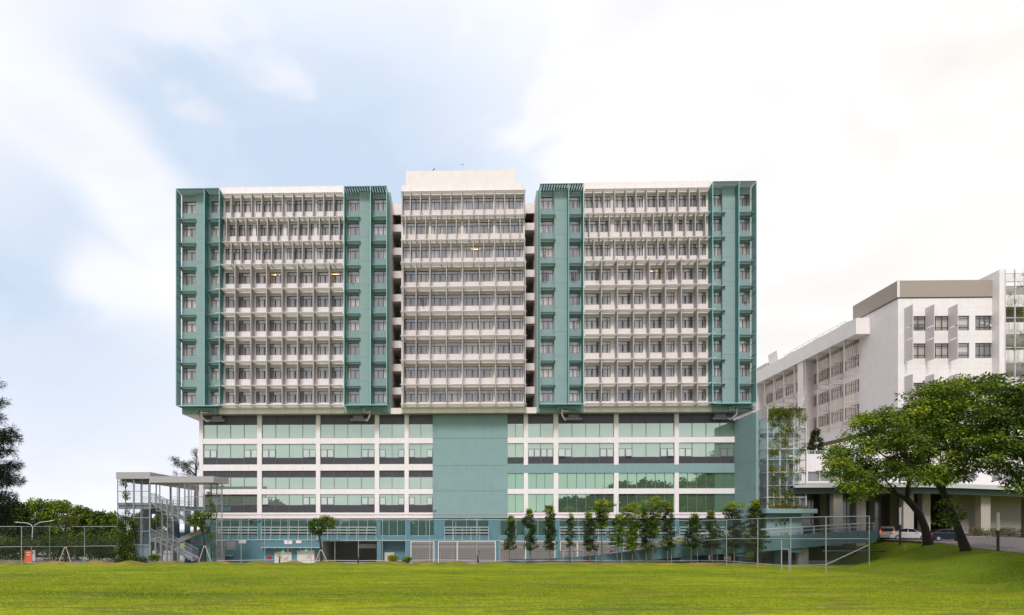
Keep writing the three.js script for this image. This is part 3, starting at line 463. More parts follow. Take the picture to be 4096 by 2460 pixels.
  for (const [a, b, t] of [[1098, 1165.5, 2208], [1188, 1257, 2201]]) { const d = new Bag().box(X(a), X((a + b) / 2) - .01, G, py(t), W + .003, W + .07).box(X((a + b) / 2) + .01, X(b), G, py(t), W + .003, W + .07).mesh('door', std(.66, .62, .54), bld); const c = b - 24; new Bag().box(X(c), X(c + 8), py(t + 23), py(t + 21), W + .073, W + .08).mesh('warning_sign', M.red, d); new Bag().box(X(c - 7), X(c + 9), py(t + 35), py(t + 24.5), W + .073, W + .078).mesh('notice', std(.5, .4, .4), d); new Bag().box(X(a) + .15, X(a) + .4, py(t) - .16, py(t) - .08, W + .073, W + .12).mesh('door_closer', M.frame, d); }
  M.exit = std(.01, .25, .09, { emissive: rgb(.02, .8, .3), emissiveIntensity: .9 });
  for (const [p, y] of [[1131, 2206], [1223.6, 2199]]) { plate('exit_sign_lamp', M.exit, p - 2.2, p + 2.2, y - 1.6, y + 1.6, .12); const l = new THREE.PointLight(rgb(.05, 1, .4), .12, 6); l.position.set(X(p), py(y), W + .2); scene.add(l); }
  for (const [a, b, t, u] of [[1069, 1085, 2225, 2236], [1259, 1273, 2220, 2233]]) { const h = plate('hose_box', M.red, a, b, t, u, .2); new Bag().box(X(a) + .1, X(b) - .12, py(u) + .16, py(t) - .06, W + .203, W + .21).mesh('glass_front', M.black, h); }
  const canopy = (a, b, y, n) => { const v = new Bag().box(X(a), X(b), py(y + 2), py(y), W + .003, W + 1.1).mesh('door_canopy', M.rail, bld); const k = new Bag(); for (const q of split(X(a) + .6, X(b) - .5, n)) k.bar(V(q, py(y + 7), W + .05), V(q, py(y + 2.6), W + .95), .12, .12); k.mesh('bracket', M.rail, v); };
  canopy(1051, 1287, 2189, 6); canopy(870, 936, 2221, 2);
  // cameras, pipes and unit ledges under the tower
  for (const [p, d] of [[822, 1], [1485, -1], [2242, 1], [2930, -1]]) {
    const v = new Bag(), y = TB - .2, q = X(p); v.limb([[V(q, y + .9, .2), .12], [V(q, y - .2, .2), .12], [V(q + .5 * d, y - .8, -.6), .12], [V(q + 1.2 * d, y - .5, -1.3), .1]], 8); v.limb([[V(q, y + .35, .2), .09], [V(q + .9 * d, y + .35, .2), .09], [V(q + .9 * d, y + .8, .2), .09]], 8); v.mesh('drain_pipe', M.whiteWarm, bld);
    const l = new Bag().box(q + .3 * d, q + 3 * d, TB - 1.0, TB - .62, PZ - .15, PZ + .6).mesh('unit_ledge', M.mullion, bld); new Bag().box(q + 1.1 * d, q + 2.6 * d, TB - .6, TB - .1, PZ - .15, PZ + .35).mesh('air_conditioner', M.slat, l);
    new Bag().box(q - .8, q + 2.4, TB + .45, TB + .75, .003, .5).box(q - .8, q - .4, TB + .1, TB + .45, .003, .5).box(q + 2, q + 2.4, TB + .1, TB + .45, .003, .5).mesh('concrete_corbel', M.teal, bld);
  }
  for (const [p, y] of [[1000, 2076], [1738, 2041], [1034, 2080]]) { const c = new Bag().box(X(p) - .08, X(p) + .08, py(y) - .1, py(y) + .1, PZ + .06, PZ + .3); c.box(X(p) - .2, X(p) + .2, py(y) + .12, py(y) + .18, PZ + .06, PZ + .4); c.mesh('security_camera', M.rail, bld); }
  const cab = new Bag(); cab.cyl(V(X(800), py(2058), PZ + .09), V(X(2940), py(2058), PZ + .09), .03, .03, 5); cab.mesh('cable', std(.5, .36, .33), bld);
}
// teal side block that comes forward on the right
{
  const x0 = xs(2938, 101.4), zf = 6; const b = new Bag(); b.box(x0 + .1, x0 + .7, -.5, 3.4, zf - .8, zf - .1).box(x0 + .1, x0 + .7, -.5, 3.4, -1.5, -.9).box(x0 + .1, x0 + .7, -.5, 3.4, -8, -7.4); let y = 3.4; for (const yy of [6.0, 9.95, 13.65, 17.35, 20.15]) { b.box(x0, x0 + 7.2, y + .012, yy - .012, -18, -1.55); b.box(x0, x0 + .35, y + .012, yy - .012, -1.55, zf); y = yy; }
  b.mesh('wall', M.teal, bld, { label: 'teal side block on the right end of the podium' });
}
base(bld);
{
  const p = at(1850, 690, 106), t = thing('roof_mast', 'thin rooftop mast with a forked red tipped head above the middle block', 'mast', p);
  new Bag().cyl(V(0, -1.2, 0), V(0, .85, 0), .03, .02, 6).mesh('pole', M.galv, t); new Bag().bar(V(-.14, .85, 0), V(.14, .85, 0), .04).bar(V(-.14, .85, 0), V(-.16, 1.1, 0), .04).bar(V(.14, .85, 0), V(.16, 1.1, 0), .04).mesh('fork', M.galv, t); new Bag().box(-.2, -.1, 1.1, 1.32, -.05, .05).box(.1, .2, 1.1, 1.32, -.05, .05).mesh('tip', M.red, t);
  const q = at(1735, 692, 103.2); q.y = 57.55; const bird = new Bag(); bird.limb([[V(-.18, .12, 0), .02], [V(-.08, .2, 0), .06], [V(.02, .3, 0), .085], [V(.07, .4, 0), .05], [V(.1, .46, 0), .055], [V(.16, .47, 0), .03], [V(.21, .45, 0), .006]], 8); bird.cyl(V(0, 0, .03), V(.01, .24, .03), .01, .012, 5).cyl(V(0, 0, -.03), V(.01, .24, -.03), .01, .012, 5);
  const bt = thing('bird', 'small dark bird perched on the edge of the roof house', 'bird', q); bird.mesh('body', M.black, bt);
}

// ---------------------------------------------------------------- stair cage with climbers, right of the podium
{
  const D = 93.2, z1 = 100 - D, a = at(3070, 2040, D), b = at(3224, 1632, D), x0 = a.x, x1 = b.x, z0 = z1 - 5, yb = at(3150, 2034, D).y, yt = b.y;
  const t = thing('stair_tower', 'open stair tower wrapped in a white steel grid overgrown with yellow green climbers', 'stair tower', V(x0, 0, z0));
  const st = new Bag().box(x0 - .35, x1 + 1.25, yb - .62, yb - .05, z0 - 1, z1 + .5); st.mesh('planter_ledge', M.teal, t);
  new Bag().box(x0 + .2, x1 - .2, 2.6, yb - .63, z0, z1 - .8).mesh('wall', M.teal, t);
  const rows = [0, .108, .22, .335, .47, .59, .70, .80, .90].map(() => 0), ny = 9;
  const ys = [1632, 1672, 1712, 1753.5, 1796, 1839, 1889, 1942, 1989, 2034].map((v) => EYE + (HY - v) * (D - .027 * x0) / F);
  const fr = new Bag(), thin = new Bag(), xsn = [0, .32, .68, 1].map((u) => lerp(x0, x1, u));
  for (const x of xsn) for (const z of [z1]) fr.box(x - .07, x + .07, yb, yt, z - .1, z + .05);
  for (const z of [z0, z0 + 2.5]) fr.box(x0 - .06, x0 + .06, yb, yt, z - .06, z + .06).box(x1 - .06, x1 + .06, yb, yt, z - .06, z + .06);
  ys.forEach((y, i) => { const h = i % 2 ? .035 : .06; fr.box(x0, x1, y - h, y + h, z1 + .051, z1 + .11).box(x0 - .11, x0 - .061, y - h, y + h, z0, z1).box(x1 + .061, x1 + .11, y - h, y + h, z0, z1); });
  for (let i = 0; i < 3; i++) thin.box((xsn[i] + xsn[i + 1]) / 2 - .035, (xsn[i] + xsn[i + 1]) / 2 + .035, yb, yt, z1 - .05, z1 + .04);
  fr.mesh('steel_frame', M.rail, t); thin.mesh('mullion', M.rail, t);
  const w = new Bag(); for (let x = x0 + .1; x < x1; x += .16) w.box(x, x + .014, yb, yt, z1 - .02, z1 - .006); for (let y = yb; y < yt; y += .16) w.box(x0, x1, y, y + .014, z1 - .005, z1 + .009); for (let z = z0; z < z1; z += .16) w.box(x0 - .02, x0 - .006, yb, yt, z, z + .014); for (let y = yb; y < yt; y += .16) w.box(x0 - .005, x0 + .009, y, y + .014, z0, z1); w.mesh('wire_mesh', M.galv, t, { kind: 'stuff' });
  const fl = new Bag(); for (let k = 0; k < 3; k++) { const y = yb + .1 + k * 3.4; fl.box(x0 + .25, x1 - .2, y + 2.6, y + 3.3, z1 - 1.9, z1 - 1.7).box(x0 + .25, x1 - .2, y + 3.1, y + 3.3, z0 + .1, z1 - 1.9); fl.box(x0 + .25, x1 - .2, y + .2, y + 1.1, z1 - .9, z1 - .8); } fl.mesh('landing', M.teal, t);
  const s2 = new Bag(); for (let k = 0; k < 3; k++) { const y = yb + .1 + k * 3.4; for (let i = 0; i < 9; i++) s2.box(x0 + .6 + i * .42, x0 + 1.02 + i * .42, y + i * .19, y + .19 + i * .19, z1 - 1.6, z1 - .95); } s2.mesh('stair_flight', M.concrete, t);
  new Bag().box(x0 + .1, x0 + .9, yb, yt - 2.4, z0, z0 + .3).box(x1 - .9, x1 - .2, yb, yt - 3, z0, z0 + .3).mesh('wall', M.teal, t);
  // climbers
  reseed(31); const v = vine(330, () => { const c = rnd(), x = c < .5 ? lerp(x0, x1, rr(.06, .62)) : lerp(x0, x1, rr(.02, .98)), top = rnd() < .4; return V(x, top ? yt - Math.abs(rr(0, 3.6)) * rr(.2, 1) : lerp(yb + .1, yt, rnd()), z1 + rr(-.1, .16)); }, .3, 34, [[.21, .25, .02], [.14, .2, .02], [.30, .27, .02], [.09, .14, .02]], .085);
  v.mesh('climber', M.leaf, t); const v2 = vine(26, () => V(lerp(x0, x1, rnd()), yb + rr(-.02, .25), z1 + rr(0, .3)), .3, 26, [[.25, .22, .03], [.12, .17, .02], [.35, .2, .03]], .09); v2.mesh('ledge_plant', M.leaf, t); base(t);
}
function leafAt(b, p, dir, len, wid, col) { // a folded leaf of two facets
  const up = V(rr(-.5, .5), rr(.3, 1), rr(-.5, .5)).normalize(), s = V().crossVectors(dir, up).normalize().multiplyScalar(wid), mid = p.clone().addScaledVector(dir, len * .45), tip = p.clone().addScaledVector(dir, len); tip.y -= len * .12;
  const k = b.p.length / 3, nn = V().crossVectors(s, dir).normalize(); for (const q of [p, V().addVectors(mid, s), tip, V().subVectors(mid, s)]) { b.p.push(q.x, q.y, q.z); b.n.push(nn.x, nn.y, nn.z); b.t.push(0, 0); b.c.push(col[0], col[1], col[2]); } b.i.push(k, k + 1, k + 2, k, k + 2, k + 3);
}
function vine(n, where, r, m, cols, size) {
  const b = new Bag(); b.c = [];
  for (let i = 0; i < n; i++) { const c = where(), base = cols[Math.floor(rnd() * cols.length)], k0 = rr(.8, 1.2); for (let j = 0; j < m; j++) { const p = c.clone().add(V(rr(-r, r), rr(-r, r), rr(-r * .5, r * .5))), d = V(rr(-1, 1), rr(-1, .5), rr(-.2, 1)).normalize(), q = k0 * rr(.75, 1.25); leafAt(b, p, d, size * rr(1.3, 2.6), size * rr(.5, .9), [base[0] * q, base[1] * q, base[2] * q]); } }
  return b;
}

// ---------------------------------------------------------------- white building on the right, its podium and drive-through canopy
{
  const XF = xs(3592, 102), ZF = -2, XE = 130, t = thing('white_building', 'white office block with a brown roof screen, upright slatted shades and a columned ground floor', 'building', V(XF, 2.5, ZF));
  const Yd = (p, D, x) => EYE + (HY - p) * (D - .027 * x) / F, YF = (p) => Yd(p, 102, 66), top = YF(1193), rt = YF(1122), yb = 19.6;
  // front wall with window openings
  const winsX = [[3650, 3703], [3737, 3795], [3830, 3877], [3901, 3982]].map(([a, b]) => [xs(a, 102) - (b - a < 56 ? .45 : 0), xs(b, 102)]), winsY = [[YF(1323), YF(1264.5)], [YF(1434), YF(1373.5)], [YF(1583), YF(1531)], [YF(1690), YF(1640)]];
  const f = new Bag(), xr = xs(4008, 102); let y = yb; for (const [a, b] of [...winsY].reverse()) { f.box(XF, xr, y, a, ZF - .35, ZF); let x = XF; for (const [p, q] of winsX) { f.box(x, p, a, b, ZF - .35, ZF); x = q; } f.box(x, xr, a, b, ZF - .35, ZF); y = b; } f.box(XF, xr, y, top, ZF - .35, ZF); f.mesh('wall', M.white, t, { label: 'white front wall' });
  const joint = new Bag(); for (const p of [1231, 1344, 1455, 1475]) joint.box(XF + .3, xr - .1, YF(p) - .02, YF(p) + .02, ZF + .001, ZF + .012); joint.mesh('joint', M.shade, t);
  new Bag().box(XF + .4, xr, yb, top - 1, ZF - 4, ZF - 3.8).mesh('room_wall', M.room, t);
  winsY.forEach(([a, b], r) => winsX.forEach(([p, q], c) => {
    const w = new Bag(), zz = ZF - .2, l = c === 3 ? [0, .25, .5, .75, 1] : c === 2 ? [0, .22, 1] : [0, .15, .58, 1]; w.box(p, q, a, a + .07, zz - .06, zz + .06).box(p, q, b - .07, b, zz - .06, zz + .06).box(p, q, lerp(a, b, .2), lerp(a, b, .2) + .08, zz - .06, zz + .07).box(p, q, lerp(a, b, .8), lerp(a, b, .8) + .09, zz - .06, zz + .07); for (const u of l) w.box(lerp(p, q, u) - .05, lerp(p, q, u) + .05, a + .07, b - .07, zz - .05, zz + .05); const m = w.mesh('window', M.frame, t);
    new Bag().quad(V(p, a, zz), V(q, a, zz), V(q, b, zz), V(p, b, zz)).mesh('pane', c === 3 ? M.greyGlass : M.glass, m); if (c < 3) new Bag().box(p, q, lerp(a, b, c === 2 ? .45 : r === 0 && c === 0 ? .55 : .02), b, zz - .22, zz - .2).mesh('blind', M.blind, m);
    if (c === 3 && r === 0) { const n = new Bag(); for (const [u, v2, uu, vv] of [[.3, .48, .44, .55], [.56, .42, .68, .48], [.76, .28, .96, .42]]) n.box(lerp(p, q, u), lerp(p, q, uu), lerp(a, b, v2), lerp(a, b, vv), zz + .062, zz + .07); n.mesh('notice', M.white, m); }
  }));
  // upright slatted shades
  const FX = [3617, 3701, 3793]; for (const [y0, y1] of [[YF(1449), YF(1234)], [YF(1720), YF(1507)]]) for (const p of FX) { const x = xs(p, 102), b = new Bag(); for (const [u, v] of [[0, .37], [.39, .6], [.62, 1]]) { for (let z = ZF + .06; z < ZF + 1.85; z += .26) b.box(x - .03, x + .03, lerp(y0, y1, 1 - v), lerp(y0, y1, 1 - u), z, z + .235); } b.box(x - .045, x + .045, y0, y1, ZF + 1.86, ZF + 1.95); b.mesh('slatted_shade', M.finPale, t); }
  // roof screen of brown boards, front and side
  const board = (x0, x1, z0, z1, Y0, Y1) => { const b = new Bag(), n = 22; for (let i = 0; i < n; i++) { const q = lerp(Y0, Y1, i / n), e = (Y1 - Y0) / n; b.box(x0, x1, q + .02, q + e - .02, z0, z1); } return b; };
  board(XF - .15, xs(4008, 102), ZF - .1, ZF + .12, top + .12, rt).mesh('roof_screen', M.brown, t); board(XF - .15, XF + .1, ZF - 11.4, ZF - .101, top + .12, rt).mesh('roof_screen', M.brown, t); new Bag().box(XF - .22, XF + .12, top + .1, rt + .05, ZF + .121, ZF + .2).mesh('corner_trim', M.shade, t);
  new Bag().box(XF - .1, xr, top - .02, top + .1, ZF - 11, ZF + .05).mesh('ledge', M.frame, t);
  // right stair strip with grid
  { const x0 = xs(4012, 101), b = new Bag(), zc = ZF + 1.4; for (let i = 0; i < 6; i++) b.box(x0 + i * 1.35 - .06, x0 + i * 1.35 + .06, yb, YF(1096), zc - .1, zc + .05); for (let q = yb; q < YF(1096); q += 2.1) b.box(x0, x0 + 7, q, q + .1, zc + .051, zc + .1); b.mesh('steel_frame', M.rail, t); const s = new Bag(); for (let q = yb + 1; q < YF(1160); q += 3.95) s.box(x0, x0 + 8, q, q + 1.7, ZF - .3, ZF - .02); s.box(x0 - .8, x0, yb, YF(1096), ZF - 6, zc).box(x0, XE, YF(1130), YF(1096), ZF - .3, ZF); s.mesh('wall', M.white, t, { label: 'white bands behind the steel grid' }); new Bag().box(x0, x0 + 9, yb, YF(1120), ZF - 3, ZF - 2.8).mesh('room_wall', M.roomDark, t);
    reseed(77); vine(26, () => V(x0 + rr(.2, 3.4), lerp(26, YF(1096), rnd()), zc + rr(-.05, .15)), .3, 20, [[.13, .17, .02], [.2, .2, .03]], .09).mesh('climber', M.leaf, t); }
  // side wall going away to the left: plain near the corner, windows and slatted shades further back
  const D2Y = (p, px) => { const D = XF * F / (px - 1855); return Yd(p, D, XF); }, Zat = (px) => 100 - XF * F / (px - 1855) * 1.0;
  const zp = Zat(3410), bandT = D2Y(1304, 3392), bandB = D2Y(1358, 3408), zEnd = -74;
  new Bag().box(XF, XF + .35, yb, top, zp, ZF - .36).mesh('wall', M.white, t, { label: 'plain white side wall' });
  const sj = new Bag(); for (const yy of [35.6, 31.6, 27.7]) sj.box(XF - .012, XF - .001, yy, yy + .05, zp, ZF - 1.5); sj.mesh('joint', M.shade, t);
  new Bag().box(XF - 2.1, XF + .34, bandB, bandT, zEnd, zp + 3).mesh('overhang_band', M.white, t);
  const sills = [[22.4, 24.4], [26.3, 28.3], [30.3, 32.2], [34.0, 35.9]];
  const sw = new Bag(); let yy = yb; for (const [a, b] of sills) { sw.box(XF, XF + .35, yy, a, zEnd, zp - .001); yy = b; } sw.box(XF, XF + .35, yy, bandB - .01, zEnd, zp - .001); sw.mesh('wall', M.white, t, { label: 'white side wall with strip windows' });
  new Bag().box(XF + 3, XF + 3.2, yb, bandB, zEnd, zp).mesh('room_wall', M.room, t);
  for (const [a, b] of sills) for (let z = zp - .4; z > zEnd; z -= 4.2) { const z2 = z - 3.7, w = new Bag(); for (let i = 0; i <= 4; i++) { const q = lerp(z, z2, i / 4); w.box(XF + .1, XF + .2, a, b, q - .04, q + .04); } w.box(XF + .09, XF + .21, lerp(a, b, .25), lerp(a, b, .25) + .07, z2, z).box(XF + .09, XF + .21, b - .5, b - .42, z2, z); const m = w.mesh('window', M.frame, t); new Bag().quad(V(XF + .15, a, z), V(XF + .15, a, z2), V(XF + .15, b, z2), V(XF + .15, b, z)).mesh('pane', M.glass, m); const bl = new Bag(); for (let i = 0; i < 4; i++) if (rnd() < .6) bl.box(XF + .35, XF + .37, a + rr(.1, .9), b, lerp(z, z2, i / 4) - .1, lerp(z, z2, (i + 1) / 4) + .1); if (bl.p.length) bl.mesh('blind', M.blind, m); const pr = new Bag().box(XF, XF + .35, a, b, z2 - .45, z2 - .05); pr.mesh('pier', M.white, t); }
  const slat = (z, y0, y1) => { const b = new Bag(); for (let i = 0; i < 7; i++) { const x = XF - .1 - i * .29; b.box(x - .03, x + .03, y0, y1, z - .05, z + .05); } for (const q of [y0, lerp(y0, y1, .38), lerp(y0, y1, .5), y1]) b.box(XF - 1.95, XF - .02, q - .05, q + .05, z - .03, z + .03); b.box(XF - 2.02, XF - 1.93, y0, y1, z - .09, z + .09); b.mesh('slatted_shade', M.slatBeige ??= std(.52, .43, .39, { roughness: .6 }), t); };
  for (let i = 0; i < 12; i++) { const z = zp - .6 - i * 4.2; slat(z, 29.3, bandB - .02); slat(z, 21.2, 29.0 - .6); }
  for (const z of [zp - 14.2, zp - 34]) new Bag().box(XF - 1.9, XF, 20, bandB - .02, z - 2, z).mesh('pier', M.white, t);
  new Bag().box(XF + .4, XE, top - 1, top - .7, -60, ZF - .4).box(XF - 2, XF + .4, bandT - .6, bandT - .4, zEnd, zp).mesh('roof', M.concrete, t);
  // rails, pipes and a plant room on the side roof
  { const r = new Bag(); for (let z = zp - 3; z > zp - 26; z -= 2.4) r.bar(V(XF - .4, bandT - .1, z), V(XF - .4, bandT + 1.3, z), .06); r.bar(V(XF - .4, bandT + 1.3, zp - 3), V(XF - .4, bandT + 1.3, zp - 26), .06).bar(V(XF - .4, bandT + .7, zp - 3), V(XF - .4, bandT + .7, zp - 26), .05); r.mesh('roof_railing', M.rail, t);
    for (const z of [zp - 3, zp - 12, zp - 22]) new Bag().limb([[V(XF - .2, bandT - .4, z - 3), .13], [V(XF - .2, bandT + .75, z - 2.6), .13], [V(XF - .2, bandT + 1, z - 2), .13], [V(XF - .2, bandT + 1, z + .6), .13], [V(XF - .2, bandT + .8, z + 1.1), .13]], 6).mesh('pipe', M.rail, t);
    new Bag().prism([V(XF - .4, bandT - .5, zp - 27), V(XF - .4, bandT + 3, zp - 28), V(XF + 4, bandT + 3, zp - 28), V(XF + 4, bandT - .5, zp - 27)], V(0, 0, -4)).mesh('roof_house', M.whiteWarm, t); new Bag().box(XF - .6, XF + 4, bandT - .4, bandT + 1.5, zp - 50, zp - 32).mesh('roof_screen', M.brown, t); }
  // podium of the white building
  const ZP = 1, DP = 99, xl = xs(3180, DP), YP = (p) => Yd(p, DP, 52), ramp0 = 2.7;
  const p = new Bag(); p.box(xl, XE, YP(1886), YP(1816), ZP - .4, ZP); const ends = [[3232, 3328], [3378, 3560], [3600, 3905], [3968, 4200]]; let x = xl; for (const [a, b] of ends) { p.box(x, xs(a, DP), YP(1925), YP(1886) , ZP - .4, ZP); x = xs(b, DP); } p.box(x, XE, YP(1925), YP(1886), ZP - .4, ZP); p.box(xl, XE, YP(1962), YP(1925), ZP - .4, ZP); p.mesh('wall', M.white, t, { label: 'white parapet wall of the terrace' });
  for (const [a, b] of ends) { const m = new Bag().box(xs(a, DP), xs(b, DP), YP(1925), YP(1886), ZP - .32, ZP - .25).mesh('pane', M.greyGlass, t); const q = new Bag(); for (const u of split(xs(a, DP), xs(b, DP), Math.max(2, Math.round((b - a) / 45)))) q.box(u - .04, u + .04, YP(1925), YP(1886), ZP - .24, ZP - .1); q.mesh('mullion', M.shade, m); }
  new Bag().box(xl, XE, YP(1816) - .5, YP(1816) - .2, -70, ZP - .41).mesh('terrace_floor', M.concrete, t);
  { const r = new Bag(); for (let u = xl + .3; u < 90; u += .22) r.box(u - .02, u + .02, YP(1816) - .2, YP(1801), ZP - 1.02, ZP - .98); r.box(xl, 90, YP(1801), YP(1799), ZP - 1.05, ZP - .95); for (let u = xl + .3; u < 90; u += 3) r.box(u - .05, u + .05, YP(1816) - .2, YP(1797), ZP - 1.1, ZP - 1.03); r.mesh('railing', M.rail, t); }
  // drive-through canopy: thin metal edge, teal fascia, dark soffit, columns
  const DC = 92, ZC = 100 - DC, pts = [[3180, 1942, 1950], [3330, 1933, 1950], [3480, 1929, 1948], [3700, 1931, 1949], [3870, 1937, 1954], [4120, 1947, 1964], [4300, 1956, 1973]].map(([q, a, b]) => ({ x: xs(q, DC), a: Yd(a, DC, 50), b: Yd(b, DC, 50) }));
  const e = new Bag(), fs = new Bag(), so = new Bag(); for (let i = 0; i < pts.length - 1; i++) { const A = pts[i], B = pts[i + 1]; e.prism([V(A.x, A.a, ZC), V(B.x, B.a, ZC), V(B.x, B.b, ZC), V(A.x, A.b, ZC)], V(0, 0, -.5)); fs.prism([V(A.x, A.b - .02, ZC - .8), V(B.x, B.b - .02, ZC - .8), V(B.x, B.b - .75, ZC - .8), V(A.x, A.b - .75, ZC - .8)], V(0, 0, -.6)); so.quad(V(A.x, A.b - .1, ZC - 1.4), V(B.x, B.b - .1, ZC - 1.4), V(B.x, B.b + .6, ZP), V(A.x, A.b + .6, ZP)); so.quad(V(A.x, A.a + .02, ZC - .5), V(B.x, B.a + .02, ZC - .5), V(B.x, B.a + .5, ZP), V(A.x, A.a + .5, ZP)); }
  e.mesh('canopy_edge', M.rail, t); fs.mesh('canopy_fascia', plaster(.11, .15, .16), t); so.mesh('canopy_roof', M.concreteDark, t);
  for (const [a, b, d] of [[3334, 3371, 93.4], [3426, 3464, 95], [3614, 3655, 94], [3690, 3722, 96], [3924, 3962, 94], [3476, 3500, 104], [3280, 3306, 104], [3560, 3590, 104]]) { const c = new Bag().box(xs(a, d), xs(b, d), 2.2, 10.2, 100 - d - 1, 100 - d).mesh('column', d > 100 ? M.concreteDark : M.columnBeigeShaded, t); }  // front columns: beige darkened to stand in for shade from the tree crowns
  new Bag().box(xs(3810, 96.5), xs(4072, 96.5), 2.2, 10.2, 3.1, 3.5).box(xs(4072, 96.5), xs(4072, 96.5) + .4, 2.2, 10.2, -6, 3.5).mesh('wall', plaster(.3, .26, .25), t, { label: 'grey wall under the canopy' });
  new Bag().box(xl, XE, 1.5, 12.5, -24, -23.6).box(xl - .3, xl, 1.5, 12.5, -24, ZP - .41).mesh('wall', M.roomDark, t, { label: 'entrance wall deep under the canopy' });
  { const g = new Bag(); for (let u = xl; u < 78; u += 2.6) g.box(u - .05, u + .05, 2, 10, -5.1, -4.95); g.box(xl, 78, 6, 6.1, -5.1, -4.96); const m = g.mesh('window_frame', M.frame, t); for (let u = xl; u < 76; u += 2.6) new Bag().quad(V(u, 2, -5), V(u + 2.6, 2, -5), V(u + 2.6, 10, -5), V(u, 10, -5)).mesh('pane', M.greyGlass, m); }
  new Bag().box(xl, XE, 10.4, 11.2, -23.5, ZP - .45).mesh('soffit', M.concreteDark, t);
  base(t);
}

// ---------------------------------------------------------------- vehicle ramp in front of the podium
{
  const Z1 = 10.4, Z0 = 7.3, D = 100 - Z1, P = [[2010, 2243, 2260], [2279, 2234, 2262], [2429, 2221, 2256], [2600, 2198, 2240], [2800, 2168, 2221], [3072, 2147, 2203], [3290, 2134, 2183], [3507, 2121, 2166]].map(([x, a, b]) => ({ x: xs(x, D), a: EYE + (HY - a) * D / F, b: EYE + (HY - b) * D / F }));
  const t = thing('vehicle_ramp', 'teal concrete ramp rising to the right behind the fence with a grey tube railing', 'ramp', V(P[0].x, 0, Z0));
  const s = new Bag(), d = new Bag(); for (let i = 0; i < P.length - 1; i++) { const A = P[i], B = P[i + 1]; for (const [z, w] of [[Z1, -.25], [Z0, .25]]) s.prism([V(A.x, A.a, z), V(B.x, B.a, z), V(B.x, B.b, z), V(A.x, A.b, z)], V(0, 0, w)); d.prism([V(A.x, A.a - .55, Z1 - .25), V(B.x, B.a - .55, Z1 - .25), V(B.x, B.b + .02, Z1 - .25), V(A.x, A.b + .02, Z1 - .25)], V(0, 0, Z0 - Z1 + .5)); }
  { const bed = new Bag(); for (let i = 1; i < P.length - 1; i++) { const A = P[i], B = P[i + 1]; if (B.x > 47) break; bed.prism([V(A.x, A.a - .5, Z0 - .01), V(B.x, B.a - .5, Z0 - .01), V(B.x, B.b + .03, Z0 - .01), V(A.x, A.b + .03, Z0 - .01)], V(0, 0, -1.2 - Z0)); } bed.mesh('planting_bed', M.concrete, t); }
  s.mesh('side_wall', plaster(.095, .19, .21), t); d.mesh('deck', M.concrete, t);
  const yAt = (x) => { for (let i = 0; i < P.length - 1; i++) if (x <= P[i + 1].x) return lerp(P[i].a, P[i + 1].a, (x - P[i].x) / (P[i + 1].x - P[i].x)); return P.at(-1).a; };
  const xa = P[1].x - .8, xb = P.at(-1).x - .3; for (const z of [Z1 - .12, Z0 + .12]) { const n = 26, r = new Bag(); for (const h of [.95, .5]) for (let i = 0; i < n; i++) { const x0 = lerp(xa, xb, i / n), x1 = lerp(xa, xb, (i + 1) / n); r.cyl(V(x0, yAt(x0) + h, z), V(x1, yAt(x1) + h, z), h > .6 ? .055 : .035, undefined, 6); } for (let i = 0; i <= n; i += 1) { const x = lerp(xa, xb, i / n); r.box(x - .045, x + .045, yAt(x), yAt(x) + .95, z - .045, z + .045); } r.mesh('railing', M.galv, t); }
  for (const [a, b, d2] of [[2727, 2784, 90.6], [2954, 2975, 90.6], [3194, 3234, 90.6], [2850, 2868, 92.4], [3100, 3125, 92.4]]) new Bag().box(xs(a, d2), xs(b, d2), -.6, yAt(xs(b, d2)) - 1.55, 100 - d2 - .8, 100 - d2).mesh('pier', a === 3194 ? M.concrete : M.tealDark, t);
  for (const a of [2738, 2960, 3180]) new Bag().box(xs(a - 14, D), xs(a + 30, D), yAt(xs(a, D)) - 2.2, yAt(xs(a, D)) - 1.5, Z0 + .3, Z1 - .3).mesh('cross_beam', M.tealDark, t);
  new Bag().box(xs(2580, 97), xs(3420, 97), -.6, .15, 2.4, 2.6).mesh('low_wall', M.concrete, t);
  base(t);
}

